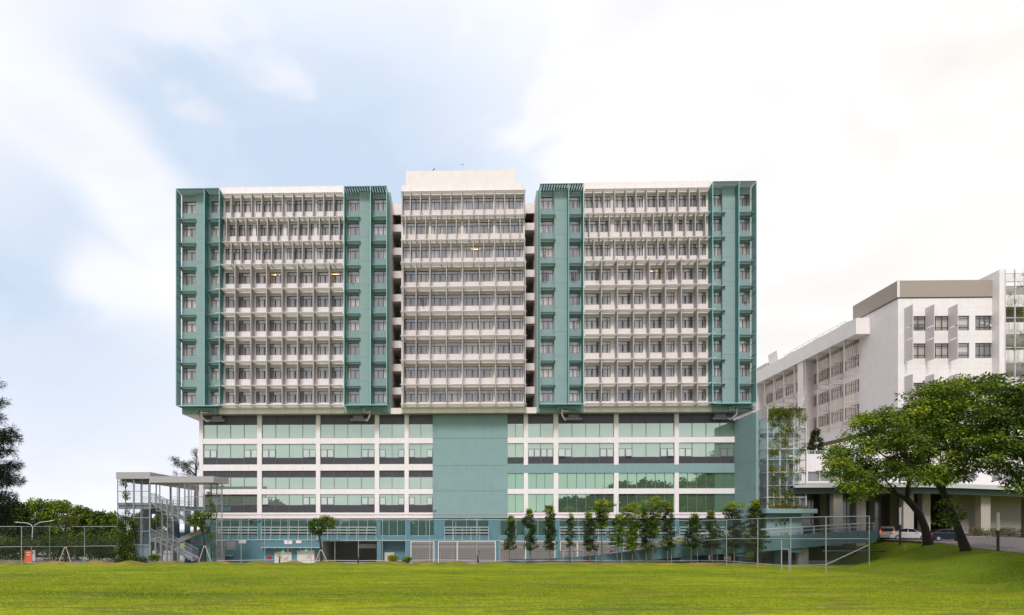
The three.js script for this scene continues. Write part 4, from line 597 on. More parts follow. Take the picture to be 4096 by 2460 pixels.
// ---------------------------------------------------------------- chain-link fences
function fence(label, P, H, midFrac, lowFrac, name, gate) { // P: list of base points; top level given per post
  const t = thing(name, label, 'fence', P[0].p.clone());
  P.forEach(({ p, top, skip }) => { if (!skip) new Bag().cyl(V(p.x, groundY(p.x, p.z) - .2, p.z), V(p.x, top, p.z), .04, .04, 7).mesh('post', M.galv, t); });
  for (let i = 0; i < P.length - 1; i++) {
    const A = P[i], B = P[i + 1], rl = new Bag(), lo = (q) => Math.min(q.p.y, groundY(q.p.x, q.p.z)) + .12, lev = (q, f) => f === midFrac && q.mid !== undefined ? q.mid : lerp(q.p.y, q.top, f);
    rl.cyl(V(A.p.x, A.top, A.p.z), V(B.p.x, B.top, B.p.z), .042, .042, 6); for (const f of [midFrac, lowFrac]) if (f && !(gate === i && f === lowFrac)) rl.cyl(V(A.p.x, lev(A, f), A.p.z), V(B.p.x, lev(B, f), B.p.z), .042, .042, 6); rl.mesh('rail', M.galv, t);
    const w = new Bag(), L = Math.hypot(B.p.x - A.p.x, B.p.z - A.p.z), hh = Math.max(A.top - lo(A), B.top - lo(B)), pitch = .16, th = .0033, pt = (u, v) => { const k = clamp(u / L), y0 = lerp(lo(A), lo(B), k), y1 = lerp(A.top, B.top, k); return V(lerp(A.p.x, B.p.x, k), lerp(y0, y1, clamp(v / hh)), lerp(A.p.z, B.p.z, k)); };
    for (let q = -hh; q < L; q += pitch) { const u0 = Math.max(0, q), v0 = u0 - q, u1 = Math.min(L, q + hh), v1 = u1 - q; if (v0 < hh && u1 > u0) { const a = pt(u0, v0), b = pt(u1, v1); w.bar(a, b, th, th); const c = pt(u0, hh - v0), d = pt(u1, hh - v1); w.bar(c, d, th, th); } }
    w.mesh('wire_mesh', M.wire, t, { kind: 'stuff' });
  }
  base(t); return t;
}
{
  const P = [964.6, 1059, 1152, 1246.5, 1339.5, 1433.5, 1529.7, 1623, 1718, 1811, 1906.5, 2000.5, 2098.7, 2197, 2290, 2384, 2487, 2583.6, 2686, 2790].map((x) => { const q = at(x, 2250, 88.6); q.y = groundY(q.x, q.z); return { p: q, top: at(x, 2078.5, 88.6).y - .1 * (x - 1855) / 1000 }; });
  P.unshift({ p: at(868, 2250, 88.6), top: at(868, 2077, 88.6).y, skip: 1 }); P[0].p.y = 0;
  for (const [x, d, b, tp] of [[2906, 84.5, 2257, 2080], [3031.5, 80, 2268, 2074], [3163, 75.5, 2279, 2071], [3304, 71.5, 2274, 2067], [3477, 76, 2188, 2064.5]]) { const q = at(x, b, d); P.push({ p: q, top: at(x, tp, d).y, mid: at(x, { 2906: 2155, 3031.5: 2155, 3163: 2155, 3304: 2155.5, 3477: 2155 }[x], d).y }); }
  const f = fence('tall galvanised chain link fence of tube posts between lawn and building, with a small gate', P, 5.6, .53, .075, 'chain_link_fence');
  const d = 75.5, a = at(3126, 2280, d + 1.2), b = at(3156, 2280, d + .2), h = at(3126, 2197, d + 1).y, g = new Bag(); g.cyl(V(a.x, -.2, a.z), V(a.x, at(3126, 2160, d + 1).y, a.z), .06, .06, 6).cyl(V(b.x, -.2, b.z), V(b.x, h, b.z), .05, .05, 6).cyl(V(a.x, h, a.z), V(b.x, h, b.z), .06, .06, 6); const m = g.mesh('gate_frame', M.galv, f); m.position.sub(f.position);
  const LP = [[-40, 81, 2272], [86, 83, 2268], [199, 92, 2249], [338, 95, 2245], [470, 97, 2243]].map(([x, dd, bb]) => { const q = at(x, bb, dd); q.y = groundY(q.x, q.z); return { p: q, top: at(x, 2106, dd).y }; });
  fence('chain link fence closing the lawn at the far left in front of dark trees', LP, 4.8, .49, 0, 'chain_link_fence');
}

// ---------------------------------------------------------------- steel escape stair at the left end
{
  const D = 90, zf = 100 - D, p = (x, y, d = D) => at(x, y, d), X = (x, d = D) => xs(x, d), Y = (y, d = D) => EYE + (HY - y) * (d + 1.2) / F;
  const t = thing('escape_stair', 'grey steel escape stair tower at the left end with flat canopies and mesh sides', 'staircase', V(X(470), -.3, zf));
  // canopies
  const c2 = new Bag(); c2.prism([V(X(606), Y(1907), zf + .6), V(X(861), Y(1907), zf + .6), V(X(861) + .9, Y(1907), zf - 2.6), V(X(606), Y(1907), zf - 2.6)], V(0, Y(1932) - Y(1907), 0)); c2.mesh('canopy', M.canopyMetal, t); const sm2 = new Bag(); for (const q of [664, 716, 758, 799, 834]) sm2.box(X(q) - .012, X(q) + .012, Y(1932), Y(1907), zf + .598, zf + .606); sm2.mesh('panel_joint', M.fin, t);
  new Bag().prism([V(X(470), Y(1889.5), zf + .4), V(X(606) - .01, Y(1889.5), zf + .4), V(X(606) - .01, Y(1889.5), zf - 34), V(X(470), Y(1889.5), zf - 34)], V(0, Y(1916) - Y(1889.5), 0)).mesh('canopy', M.canopyMetal, t);
  new Bag().box(X(606), X(850), Y(1935), Y(1933), zf - 2.5, zf + .3).mesh('soffit', M.canopyMetal, t); const jb = new Bag(); for (let q = 0; q < 5; q++) jb.box(X(474), X(604), Y(1926), Y(1917), zf - 1 - q * 1.3, zf - .88 - q * 1.3); jb.mesh('roof_beam', M.frame, t);
  // posts and cross rails of the cage
  const post = (x, y0, y1, z = zf, w = .1) => new Bag().box(X(x) - w / 2, X(x) + w / 2, y0, y1, z - w / 2, z + w / 2).mesh('post', M.stairSteel, t), yc1 = Y(1917), yc2 = Y(1933);
  for (const x of [472, 504, 537, 570, 601]) post(x, -.3, yc1, zf + .1, x === 537 || x === 601 ? .16 : .08); for (const x of [472, 537, 601]) post(x, -.3, yc1, zf - 6.5, .12);
  for (const x of [606, 743, 769, 795, 821]) post(x, x > 700 ? Y(2042) : Y(2010), yc2, zf + .35, x === 743 || x === 821 ? .12 : .07); for (const x of [828, 851, 872]) post(x, -.3, yc2, zf - 1.5, .11); for (const x of [640, 690, 720]) post(x, Y(2020), yc2, zf - 5.5, .09);
  const rails = new Bag(); for (const y of [1966, 2071, 2125, 2179]) rails.box(X(472), X(601), Y(y) - .04, Y(y) + .04, zf + .16, zf + .22); for (const y of [1934, 1988, 2041]) rails.box(X(743), X(821), Y(y) - .045, Y(y) + .045, zf + .4, zf + .46); for (let i = 0; i < 8; i++) rails.box(X(828), X(872), .4 + i * 1.25, .46 + i * 1.25, zf - 1.43, zf - 1.38); rails.mesh('cross_rail', M.stairSteel, t);
  for (let q = 0; q < 7; q++) for (const xx of [X(472), X(604)]) new Bag().box(xx - .06, xx + .06, Y(2021), yc1, zf - 9 - q * 3.6, zf - 8.88 - q * 3.6).mesh('post', M.stairSteel, t);
  new Bag().box(X(472), X(604), Y(2021), Y(2012), zf - 34, zf - 6.51).mesh('walkway_floor', M.concrete, t); const wr = new Bag(); for (const xx of [X(474), X(602)]) { for (const h of [.3, .6, .9, 1.15]) wr.box(xx - .02, xx + .02, Y(2012) + h, Y(2012) + h + .04, zf - 34, zf - 6.6); } wr.mesh('handrail', M.stairSteel, t);
  const w = new Bag(), grid = (x0, x1, y0, y1, z) => { for (let x = x0; x < x1; x += .17) w.box(x, x + .014, y0, y1, z, z + .012); for (let y = y0; y < y1; y += .17) w.box(x0, x1, y, y + .014, z + .013, z + .025); }; grid(X(472), X(601), 0, yc1, zf + .17); grid(X(743), X(821), Y(2042), Y(1934), zf + .42); grid(X(640), X(690), 0, Y(2060), zf + .3); grid(X(828), X(872), 0, Y(1940), zf - 1.42); w.mesh('wire_mesh', M.stairMesh, t, { kind: 'stuff' });
  // landings, beams, columns
  new Bag().box(X(471), X(606), Y(2021), Y(2011), zf - 6.5, zf + .05).mesh('landing', M.stairSteel, t); new Bag().box(X(472), X(606), Y(2036), Y(2021) - .01, zf - .5, zf - .1).box(X(480), X(640), Y(2052), Y(2022), zf - 6.4, zf - 5.9).box(X(606), X(860), Y(2040), Y(2022), zf - 6, zf - 5.7).mesh('beam', M.steelBlue, t);
  for (const [a, b] of [[520, 545], [639, 661], [690, 706]]) new Bag().box(X(a), X(b), -.3, Y(2037), zf - 4.6, zf - 3.9).mesh('column', plaster(.075, .13, .18), t);
  new Bag().box(X(793), X(825), -.5, Y(2106), zf - 3.4, zf - 2.6).box(X(700), X(793), -.5, Y(2185), zf - 6, zf - 5.7).mesh('wall', M.tealDark, t); new Bag().box(X(606), X(790), Y(2175), Y(2130), zf - 7.3, zf - 7).mesh('wall', M.tealDark, t); new Bag().box(X(700), X(798), -.5, Y(2150), zf - 9.6, zf - 9.4).mesh('wall', M.concrete, t);
  new Bag().box(X(537), X(604), -.3, Y(2180), zf - .3, zf - .1).mesh('low_wall', M.steelBlue, t);
  const pp = new Bag(); for (const y of [2170, 2176]) pp.cyl(V(X(700), Y(y), zf - 5.5), V(X(790), Y(y), zf - 5.5), .05, .05, 6); pp.mesh('pipe', M.red, t);
  // flights: two in front going down to the right, one behind going down to the left
  const flight = (xa, ya, xb, yb, z0, z1, n, mat, soff) => { const b = new Bag(), A = V(X(xa), Y(ya), 0), B = V(X(xb), Y(yb), 0); for (let i = 0; i < n; i++) { const x0 = lerp(A.x, B.x, i / n), x1 = lerp(A.x, B.x, (i + 1) / n), y = lerp(A.y, B.y, (i + .5) / n); b.box(Math.min(x0, x1), Math.max(x0, x1), y - .2, y + .02, z0, z1); } if (soff) b.prism([V(A.x, A.y - .15, z0), V(B.x, B.y - .15, z0), V(B.x, B.y - .62, z0), V(A.x, A.y - .62, z0)], V(0, 0, z1 - z0)); b.mesh('stair_flight', mat, t); };
  flight(608, 2012, 770, 2095, zf - 1.7, zf + .1, 15, M.stairSteel, 0); flight(800, 2106, 672, 2160, zf - 4, zf - 2.2, 12, M.concrete, 1); flight(606, 2150, 775, 2240, zf - 1.7, zf + .1, 16, M.stairSteel, 0);
  new Bag().box(X(758), X(812), Y(2104), Y(2097), zf - 4, zf + .2).mesh('landing', M.concrete, t); new Bag().box(X(600), X(680), Y(2166), Y(2158), zf - 4, zf + .1).mesh('landing', M.concrete, t);
  const hr = (xa, ya, xb, yb, z, n) => { const r = new Bag(); for (let k = 0; k < 6; k++) { const h = .12 + k * .19; r.bar(V(X(xa), Y(ya) + h, z), V(X(xb), Y(yb) + h, z), k === 5 ? .07 : .035); } r.bar(V(X(xa), Y(ya) - .12, z), V(X(xb), Y(yb) - .12, z), .05, .24); r.mesh('handrail', M.stairSteel, t); }; hr(606, 2008, 768, 2092, zf + .2); hr(606, 2147, 772, 2228, zf + .2); hr(606, 2008, 768, 2092, zf - 1.7); hr(606, 2147, 775, 2230, zf - 1.7);
  // stepped mesh guards of the flights
  const sg = (list, z, low) => { for (const [a, b, y0, y1] of list) { const f = new Bag(), x0 = X(a), x1 = X(b), Y0 = Y(y0), Y1 = Y(y1); f.box(x0, x0 + .07, low ? -.3 : Y0, Y1, z, z + .07).box(x1 - .07, x1, Y0, Y1, z, z + .07).box(x0 + .07, x1 - .07, Y1 - .06, Y1, z, z + .07).box(x0 + .07, x1 - .07, Y0, Y0 + .06, z, z + .07); const m = f.mesh('guard_frame', M.stairSteel, t); const q = new Bag(); for (let x = x0 + .1; x < x1; x += .15) q.box(x, x + .014, Y0, Y1, z + .02, z + .032); for (let y = Y0; y < Y1; y += .15) q.box(x0, x1, y, y + .014, z + .033, z + .045); q.mesh('wire_mesh', M.stairMesh, m, { kind: 'stuff' }); } };
  sg([[606, 627, 2033, 1974], [629, 647, 2045, 1986], [650, 671, 2058, 1998], [673, 693, 2072, 2011], [695, 716, 2082, 2022], [718, 739, 2094, 2034], [741, 768, 2095, 2041]], zf + .3, 0);
  sg([[605, 626, 2245, 2138], [627, 647, 2245, 2149], [649, 670, 2245, 2158], [672, 692, 2245, 2170], [694, 715, 2245, 2180], [717, 738, 2245, 2190]], zf + .3, 1);
  const sp = new Bag(); for (const x of [651, 672, 695]) sp.box(X(x) - .05, X(x) + .05, -.3, Y(2000), zf + .1, zf + .2); sp.mesh('post', M.stairSteel, t);
  base(t);
}

// ---------------------------------------------------------------- trees and plants
/** leaves gathered in twig clumps; each clump has its own tone */
function foliage(b, c, rx, ry, rz, n, len, wid, cols, droop = .2) {
  const base = cols[Math.floor(rnd() * cols.length)], k0 = rr(.8, 1.25);
  for (let i = 0; i < n; i++) {
    let u, v, w; do { u = rr(-1, 1); v = rr(-1, 1); w = rr(-1, 1); } while (u * u + v * v + w * w > 1);
    const p = V(c.x + u * rx, c.y + v * ry, c.z + w * rz), d = V(u + rr(-.7, .7), v * .5 - droop + rr(-.5, .5), w + rr(-.7, .7)).normalize(), q = k0 * rr(.75, 1.25);
    leafAt(b, p, d, len * rr(.7, 1.3), wid * rr(.7, 1.3), [base[0] * q, base[1] * q, base[2] * q]);
  }
}
const crownBag = () => { const b = new Bag(); b.c = []; return b; };
const G1 = [[.13, .20, .016], [.085, .145, .014], [.18, .25, .018], [.06, .105, .013]], GY = [[.28, .34, .022], [.34, .37, .025], [.20, .28, .018]], GD = [[.035, .058, .014], [.055, .085, .015], [.028, .048, .012], [.08, .11, .018]];

// large shade trees on the bank
function bigTree(label, trunk, limbs, blobs, sd, o = {}) {
  reseed(sd); const p0 = trunk[0][0], t = thing('shade_tree', label, 'tree', p0.clone());
  const b = new Bag(); b.limb([[p0.clone().add(V(0, -.4, 0)), trunk[0][1] * 1.35], ...trunk], 12); b.mesh('trunk', M.bark, t);
  const l = new Bag(); for (const q of limbs) l.limb(q, 8);
  const tips = limbs.flatMap((q) => q.slice(-2).map((e) => e[0])).concat(trunk.at(-1)[0]);
  const c = crownBag(), centres = [];
  for (const [px, py, rx, ry, dep, n] of blobs) for (let i = 0; i < n; i++) {
    const a = rnd() * 6.283, r = Math.sqrt(rnd()), C = at(px + Math.cos(a) * r * rx, py + Math.sin(a) * r * ry, dep + rr(-3.4, 3.4)); centres.push(C);
    const s = rr(.75, 1.25); foliage(c, C, 1.25 * s, .42 * s, 1.2 * s, o.n ?? 84, .36, .088, o.cols ?? [...G1, ...G1, ...GY], .15);
    if (rnd() < .55) foliage(c, C.clone().add(V(rr(-.5, .5), .35, rr(-.3, .6))), .8 * s, .22, .8 * s, 40, .34, .085, [[.19, .25, .02], [.15, .21, .018]], .05);
  }
  for (let i = 0; i < centres.length; i += 4) { const C = centres[i]; let best = tips[0]; for (const q of tips) if (q.distanceTo(C) < best.distanceTo(C)) best = q; if (best.distanceTo(C) < 8) { const m = best.clone().lerp(C, .5).add(V(rr(-.4, .4), rr(-.2, .5), rr(-.4, .4))); l.limb([[best, .055], [m, .035], [C, .014]], 5); } }
  l.mesh('branch', M.bark, t); c.mesh('crown', M.leaf, t); return base(t);
}
const A = (d) => (x, y, r, dd = 0) => [at(x, y, d + dd), r];
{
  let q = A(82); const tA = [q(3712, 2172, .52), q(3700, 2110, .40), q(3678, 2055, .37), q(3650, 2020, .36), q(3625, 1992, .36)];
  bigTree('left shade tree on the bank with its trunk curving up to the left', tA, [[q(3632, 2000, .27), q(3600, 1982, .2), q(3566, 1965, .17), q(3520, 1942, .12), q(3470, 1900, .07)], [q(3628, 1995, .3), q(3632, 1955, .24), q(3640, 1900, .2), q(3628, 1850, .14), q(3600, 1800, .08)], [q(3640, 1905, .16), q(3596, 1876, .13), q(3560, 1838, .1), q(3500, 1800, .06)], [q(3590, 1975, .12), q(3560, 1940, .09), q(3480, 1860, .07), q(3400, 1850, .05)], [q(3640, 1900, .13), q(3670, 1850, .1), q(3680, 1790, .07)]],
    [[3400, 1830, 85, 70, 81, 34], [3500, 1740, 110, 80, 82, 46], [3590, 1690, 90, 70, 83, 30], [3600, 1800, 120, 70, 81, 36], [3440, 1905, 90, 45, 81, 20], [3345, 1865, 40, 45, 81, 7], [3560, 1900, 120, 50, 80, 22], [3450, 1960, 60, 40, 80, 9], [3690, 1860, 70, 60, 82, 14]], 51);
  q = A(73); const tB = [q(3862, 2197, .5), q(3838, 2130, .38), q(3812, 2060, .34), q(3790, 2000, .33), q(3770, 1965, .31)];
  bigTree('middle shade tree on the bank with a leaning leafy trunk', tB, [[q(3772, 1970, .26), q(3745, 1930, .24), q(3706, 1890, .2), q(3670, 1860, .15), q(3620, 1840, .1)], [q(3778, 1975, .17), q(3776, 1930, .13), q(3766, 1880, .1), q(3760, 1800, .06)], [q(3706, 1890, .14), q(3720, 1800, .1), q(3760, 1700, .08), q(3840, 1620, .06)], [q(3760, 1960, .14), q(3850, 1880, .1), q(3900, 1790, .08), q(3920, 1700, .05)]],
    [[3730, 1650, 110, 70, 73, 36], [3840, 1570, 110, 55, 74, 32], [3760, 1560, 60, 40, 74, 10], [3830, 1680, 110, 80, 73, 36], [3760, 1780, 120, 60, 72, 30], [3870, 1780, 90, 70, 72, 26], [3740, 1900, 110, 35, 71, 16], [3830, 1880, 80, 50, 72, 12], [3660, 1600, 45, 40, 74, 6], [3805, 2040, 14, 40, 72.4, 3], [3775, 2090, 10, 20, 72.4, 1]], 52);
  q = A(66); const tC = [[at(4230, 2150, 66), .5], q(4180, 2060, .42), q(4130, 1985, .36), q(4096, 1945, .3)];
  bigTree('right shade tree at the picture edge with limbs coming in from the right', tC, [[q(4120, 1975, .26), q(4060, 1900, .2), q(4020, 1855, .14), q(3960, 1830, .08)], [q(4110, 1960, .22), q(4110, 1880, .17), q(4080, 1800, .12), q(4060, 1700, .08)], [q(4150, 2000, .2), q(4200, 1880, .15), q(4200, 1780, .1)]],
    [[4020, 1620, 110, 100, 66, 44], [4120, 1580, 90, 80, 67, 30], [4060, 1740, 100, 80, 65, 34], [3960, 1740, 70, 80, 66, 20], [4040, 1860, 90, 40, 65, 13], [4180, 1760, 90, 120, 66, 26], [3960, 1530, 60, 30, 67, 8], [4060, 1930, 50, 25, 64, 5], [4250, 1650, 120, 150, 66, 20], [4330, 1500, 120, 120, 62, 16]], 53, { cols: [...G1, ...GD] });
}
// shade trees standing just outside the picture on the right; their crowns shade the bank
for (const [x, z, h, w, sd, l] of [[55, 46, 14, 9, 61, 'shade tree outside the picture on the right, nearest the bend of the road'], [51, 59, 14, 9.5, 62, 'shade tree outside the picture on the right, in the middle'], [49, 75, 14, 9, 63, 'shade tree outside the picture on the right, closest to the viewpoint'], [47.5, 53, 12, 6.3, 64, 'small shade tree outside the picture on the right, on the bank itself']]) { reseed(sd); const b0 = V(x, groundY(x, z), z), t = thing('shade_tree', l, 'tree', b0.clone()), tr = new Bag(), br = new Bag(), c = crownBag(), f = V(x, b0.y + 4.5, z); tr.limb([[b0, .5], [f, .35]], 9); for (let i = 0; i < 120; i++) { const a = rnd() * 6.28, r = Math.sqrt(rnd()), C = V(x + Math.cos(a) * r * w, b0.y + lerp(5.5, h, rnd() * (1 - .5 * r * r)), z + Math.sin(a) * r * w); if (i % 4 === 0) br.limb([[f, .14], [f.clone().lerp(C, .5).add(V(0, .6, 0)), .08], [C, .02]], 5); foliage(c, C, 1.6, .5, 1.6, 70, .42, .12, G1, .15); } tr.mesh('trunk', M.bark, t); br.mesh('branch', M.bark, t); c.mesh('crown', M.leaf, t); base(t); }
// slim young trees along the fence
const slimLabels = {};
function slimTree(px, topY, baseY, wpx, botY, label, shape, cols, sd, lean = 0) {
  reseed(sd); const D = 87.9, b0 = at(px, baseY, D); b0.y = groundY(b0.x, b0.z); const s = D / F, top = at(px + lean, topY, D).y, bot = at(px, botY, D).y, w = wpx * s / 2, t = thing('young_tree', label, 'tree', b0.clone(), 'slim young trees in a row along the fence');
  const tr = new Bag(); tr.limb([[b0.clone().add(V(0, -.15, 0)), .075], [V(b0.x + rr(-.05, .05), lerp(b0.y, bot, .8), b0.z), .06], [V(b0.x + lean * s * .5, lerp(bot, top, .5), b0.z), .04], [V(b0.x + lean * s, top - .1, b0.z), .012]], 7); tr.mesh('trunk', M.barkPale, t);
  const c = crownBag(), br = new Bag(), n = Math.round((top - bot) * 13 * (.6 + w) * (/sparse/.test(label) ? .5 : rr(.75, 1.05))); for (let i = 0; i < n; i++) { const u = (i + rnd()) / n, y = lerp(bot, top, u), r = w * shape(u) * rr(.25, 1.05), a = rnd() * 6.283, ax = b0.x + lean * s * u, C = V(ax + Math.cos(a) * r, y, b0.z + Math.sin(a) * r * .9); if (i % 3 === 0) br.limb([[V(ax, y - .2, b0.z), .016], [C, .006]], 4); foliage(c, C, rr(.2, .34) * (.7 + w * .4), rr(.1, .2), rr(.2, .34), 44, .19, .05, u > .86 && cols.top ? cols.top : cols.main, .35); } br.mesh('branch', M.bark, t); c.mesh('crown', M.leaf, t); return base(t);
}
{
  const col = (u) => .75 + .25 * Math.sin(u * 20) * .5 - .55 * sm(.75, 1, u) - .15 * sm(.1, 0, u), umb = (u) => u < .45 ? .42 : .42 + .6 * sm(.45, .7, u) - .75 * sm(.86, 1, u), cone = (u) => .95 - .75 * sm(.45, 1, u) - .2 * sm(.15, 0, u), tuft = (u) => .9 - .5 * Math.abs(u - .4) - .5 * sm(.8, 1, u);
  const dk = { main: [...GD, ...GD, G1[1]], top: [...GY, GD[0]] }, md = { main: [...G1, GD[1], GD[3]], top: GY }, yl = { main: [...G1, GY[2]], top: GY };
  const L = [[2039, 2062, 2242, 52, 2196, 'slim young tree in front of the first lattice grille right of the teal panel', col, dk], [2122, 2036, 2241, 58, 2198, 'slim dark young tree, second from the left of the row along the fence', col, dk], [2199, 2024, 2241, 62, 2196, 'slim young tree with yellow green tip, third from the left of the row', col, dk], [2279, 2055, 2239, 50, 2185, 'thin sparse young tree, fourth from the left of the row', col, dk],
    [2361, 2050, 2241, 62, 2200, 'dense dark slim tree just left of the umbrella shaped one', col, dk], [2407, 2000, 2244, 100, 2110, 'tall young tree with a broad umbrella shaped top', umb, md], [2469, 2060, 2244, 80, 2180, 'bushy light green young tree right of the umbrella shaped one', tuft, yl], [2530, 2014, 2246, 92, 2196, 'tall young tree with bright yellow green plume at the top', umb, yl], [2586, 2048, 2246, 60, 2198, 'dark slim tree between two taller light ones', col, dk],
    [2612, 1988, 2248, 104, 2150, 'tallest young tree of the row with a wide crown', umb, md], [2671, 2010, 2251, 62, 2192, 'slim dark tree right of the tallest one', col, dk], [2765, 2055, 2253, 86, 2192, 'broad cone shaped young tree with a slanting trunk', cone, dk, 12], [2848, 2044, 2255, 76, 2190, 'cone shaped young tree left of the yellow topped one', cone, dk], [2937, 2008, 2258, 88, 2190, 'young tree with loose yellow green branches at its top', (u) => u > .72 ? .95 : .75, { main: dk.main, top: GY }], [3029, 2000, 2262, 96, 2196, 'last dark young tree of the row, beside the stair tower', cone, dk, -8]];
  L.forEach((a, i) => slimTree(a[0], a[1], a[2], a[3], a[4], a[5], a[6], a[7], 100 + i, a[8] ?? [5, -4, 0, 6, -6, 3, 7, -3, -7, 4, 5][i % 11]));
}
// young staked trees on the lawn edge
function stakedTree(px, baseY, D, label, forkY, crown, sd, cols, lean) {
  reseed(sd); const s = D / F, b0 = at(px, baseY, D); b0.y = groundY(b0.x, b0.z); const t = thing('staked_tree', label, 'tree', b0.clone(), 'young trees held by wooden stakes'); const P = (x, y, r) => [at(x, y, D), r];
  const tr = new Bag(), f = [px - lean, forkY]; tr.limb([[b0.clone().add(V(0, -.1, 0)), .17], P(px - lean * .15, lerp(baseY, forkY, .4), .14), P(px - lean * .5, lerp(baseY, forkY, .75), .12), P(f[0], f[1], .12)], 9); tr.mesh('trunk', M.bark, t);
  const br = new Bag(), c = crownBag(); for (const [x, y, r, n] of crown) { const e = at(x, y, D + rr(-.6, .6)); br.limb([P(f[0], f[1], .07), [at(lerp(f[0], x, .5) + rr(-3, 3), lerp(f[1], y, .6), D), .045], [e, .015]], 6); for (let i = 0; i < n; i++) foliage(c, e.clone().add(V(rr(-r, r) * s, rr(-r, r) * s * .8, rr(-r, r) * s)), .3, .2, .3, 34, .2, .05, cols, .5); } br.mesh('branch', M.bark, t); c.mesh('crown', M.leaf, t);
  for (const dx of [-28, 24]) { const k = new Bag(), foot = at(px + dx, baseY + 5, D - .8); foot.y = groundY(foot.x, foot.z) - .1; k.cyl(foot, at(px - lean * .25 + dx * .08, lerp(baseY, forkY, .52), D - .15), .055, .05, 6); k.mesh('stake', M.wood, t); } const tie = new Bag(); tie.cyl(at(px - 6 - lean * .2, lerp(baseY, forkY, .48), D - .2), at(px + 6 - lean * .2, lerp(baseY, forkY, .48), D - .2), .05, .05, 6); tie.mesh('stake', M.wood, t); return base(t);
}
stakedTree(822, 2253, 86.5, 'leaning young tree on stakes in front of the escape stair', 2117, [[775, 2068, 16, 22], [800, 2052, 14, 16], [770, 2090, 14, 14], [800, 2085, 16, 16], [828, 2062, 16, 14], [812, 2100, 10, 6]], 201, [...G1, GD[3]], 14);
stakedTree(1286, 2254, 86.5, 'young tree with a round crown on stakes in front of the service wall', 2148, [[1250, 2098, 15, 16], [1268, 2085, 14, 14], [1298, 2078, 16, 18], [1322, 2080, 14, 14], [1250, 2120, 12, 9], [1290, 2108, 16, 14], [1318, 2098, 14, 12], [1276, 2126, 10, 7]], 202, [...G1, GD[3], GD[1]], 8);
stakedTree(262, 2254, 88.5, 'thin young tree on stakes in front of the far left fence', 2125, [[240, 2090, 14, 7], [262, 2070, 16, 8], [285, 2078, 14, 7], [268, 2100, 14, 6]], 203, [[.15, .14, .04], [.1, .11, .03]], 2);
// bushes on the berm
function bush(px, baseY, wpx, hpx, D, label, cols, sd, n = 26) { reseed(sd); const s = D / F, b0 = at(px, baseY, D); b0.y = groundY(b0.x, b0.z); const t = thing('bush', label, 'bush', b0.clone()), st = new Bag(), c = crownBag(), h = hpx * s, w = wpx * s / 2; for (let i = 0; i < n; i++) { const a = rr(0, 6.28), r = Math.sqrt(rnd()) * w, C = V(b0.x + Math.cos(a) * r, b0.y + h * rr(.35, .95) * (1 - .25 * (r / w) ** 2), b0.z + Math.sin(a) * r * .8); if (i % 3 === 0) st.limb([[b0, .035], [b0.clone().lerp(C, .5), .025], [C, .01]], 5); foliage(c, C, w * .3, h * .16, w * .3, 40, .15, .045, cols, -.5); } st.mesh('stem', M.bark, t); c.mesh('foliage', M.leaf, t); return base(t); }
bush(1572, 2236, 42, 34, 88, 'round yellow green bush in front of the recessed wall', [...GY, [.26, .27, .03]], 301, 34); bush(1628, 2241, 32, 28, 87.6, 'smaller green bush right of the yellow one', [GY[2], ...G1, GY[0]], 302, 24); bush(617, 2238, 44, 32, 87.5, 'green bush in front of the escape stair', [...G1, GY[2]], 303, 30);
function sprig(px, baseY, D, label, pts, sd, leafN) { reseed(sd); const b0 = at(px, baseY, D); b0.y = groundY(b0.x, b0.z) - .02; const t = thing('sapling', label, 'sapling', b0.clone()), st = new Bag(), c = crownBag(), k = at(px + pts[0][0] * .3, baseY + pts[0][1] * .45, D); st.limb([[b0, .11], [k, .07]], 6); for (const [dx, dy] of pts) { const e = at(px + dx, baseY + dy, D); st.limb([[k, .05], [e, .02]], 5); if (leafN) foliage(c, e, .14, .2, .14, leafN, .16, .05, [...GY, [.3, .26, .02]], -.4); } st.mesh('stem', M.bark, t); if (leafN) c.mesh('foliage', M.leaf, t); return base(t); }
sprig(1118, 2238, 87.8, 'stubby sapling with one yellow tuft in front of the left white door', [[2, -22], [-9, -14], [6, -8]], 311, 24); sprig(1914, 2238, 87.8, 'stubby forked sapling with yellow tips in front of the lattice grille', [[-14, -20], [3, -28], [-6, -14]], 312, 22); sprig(1433, 2237, 87.8, 'bare twiggy sapling in front of the garage bay', [[-4, -8], [5, -11], [2, -6]], 313, 0);
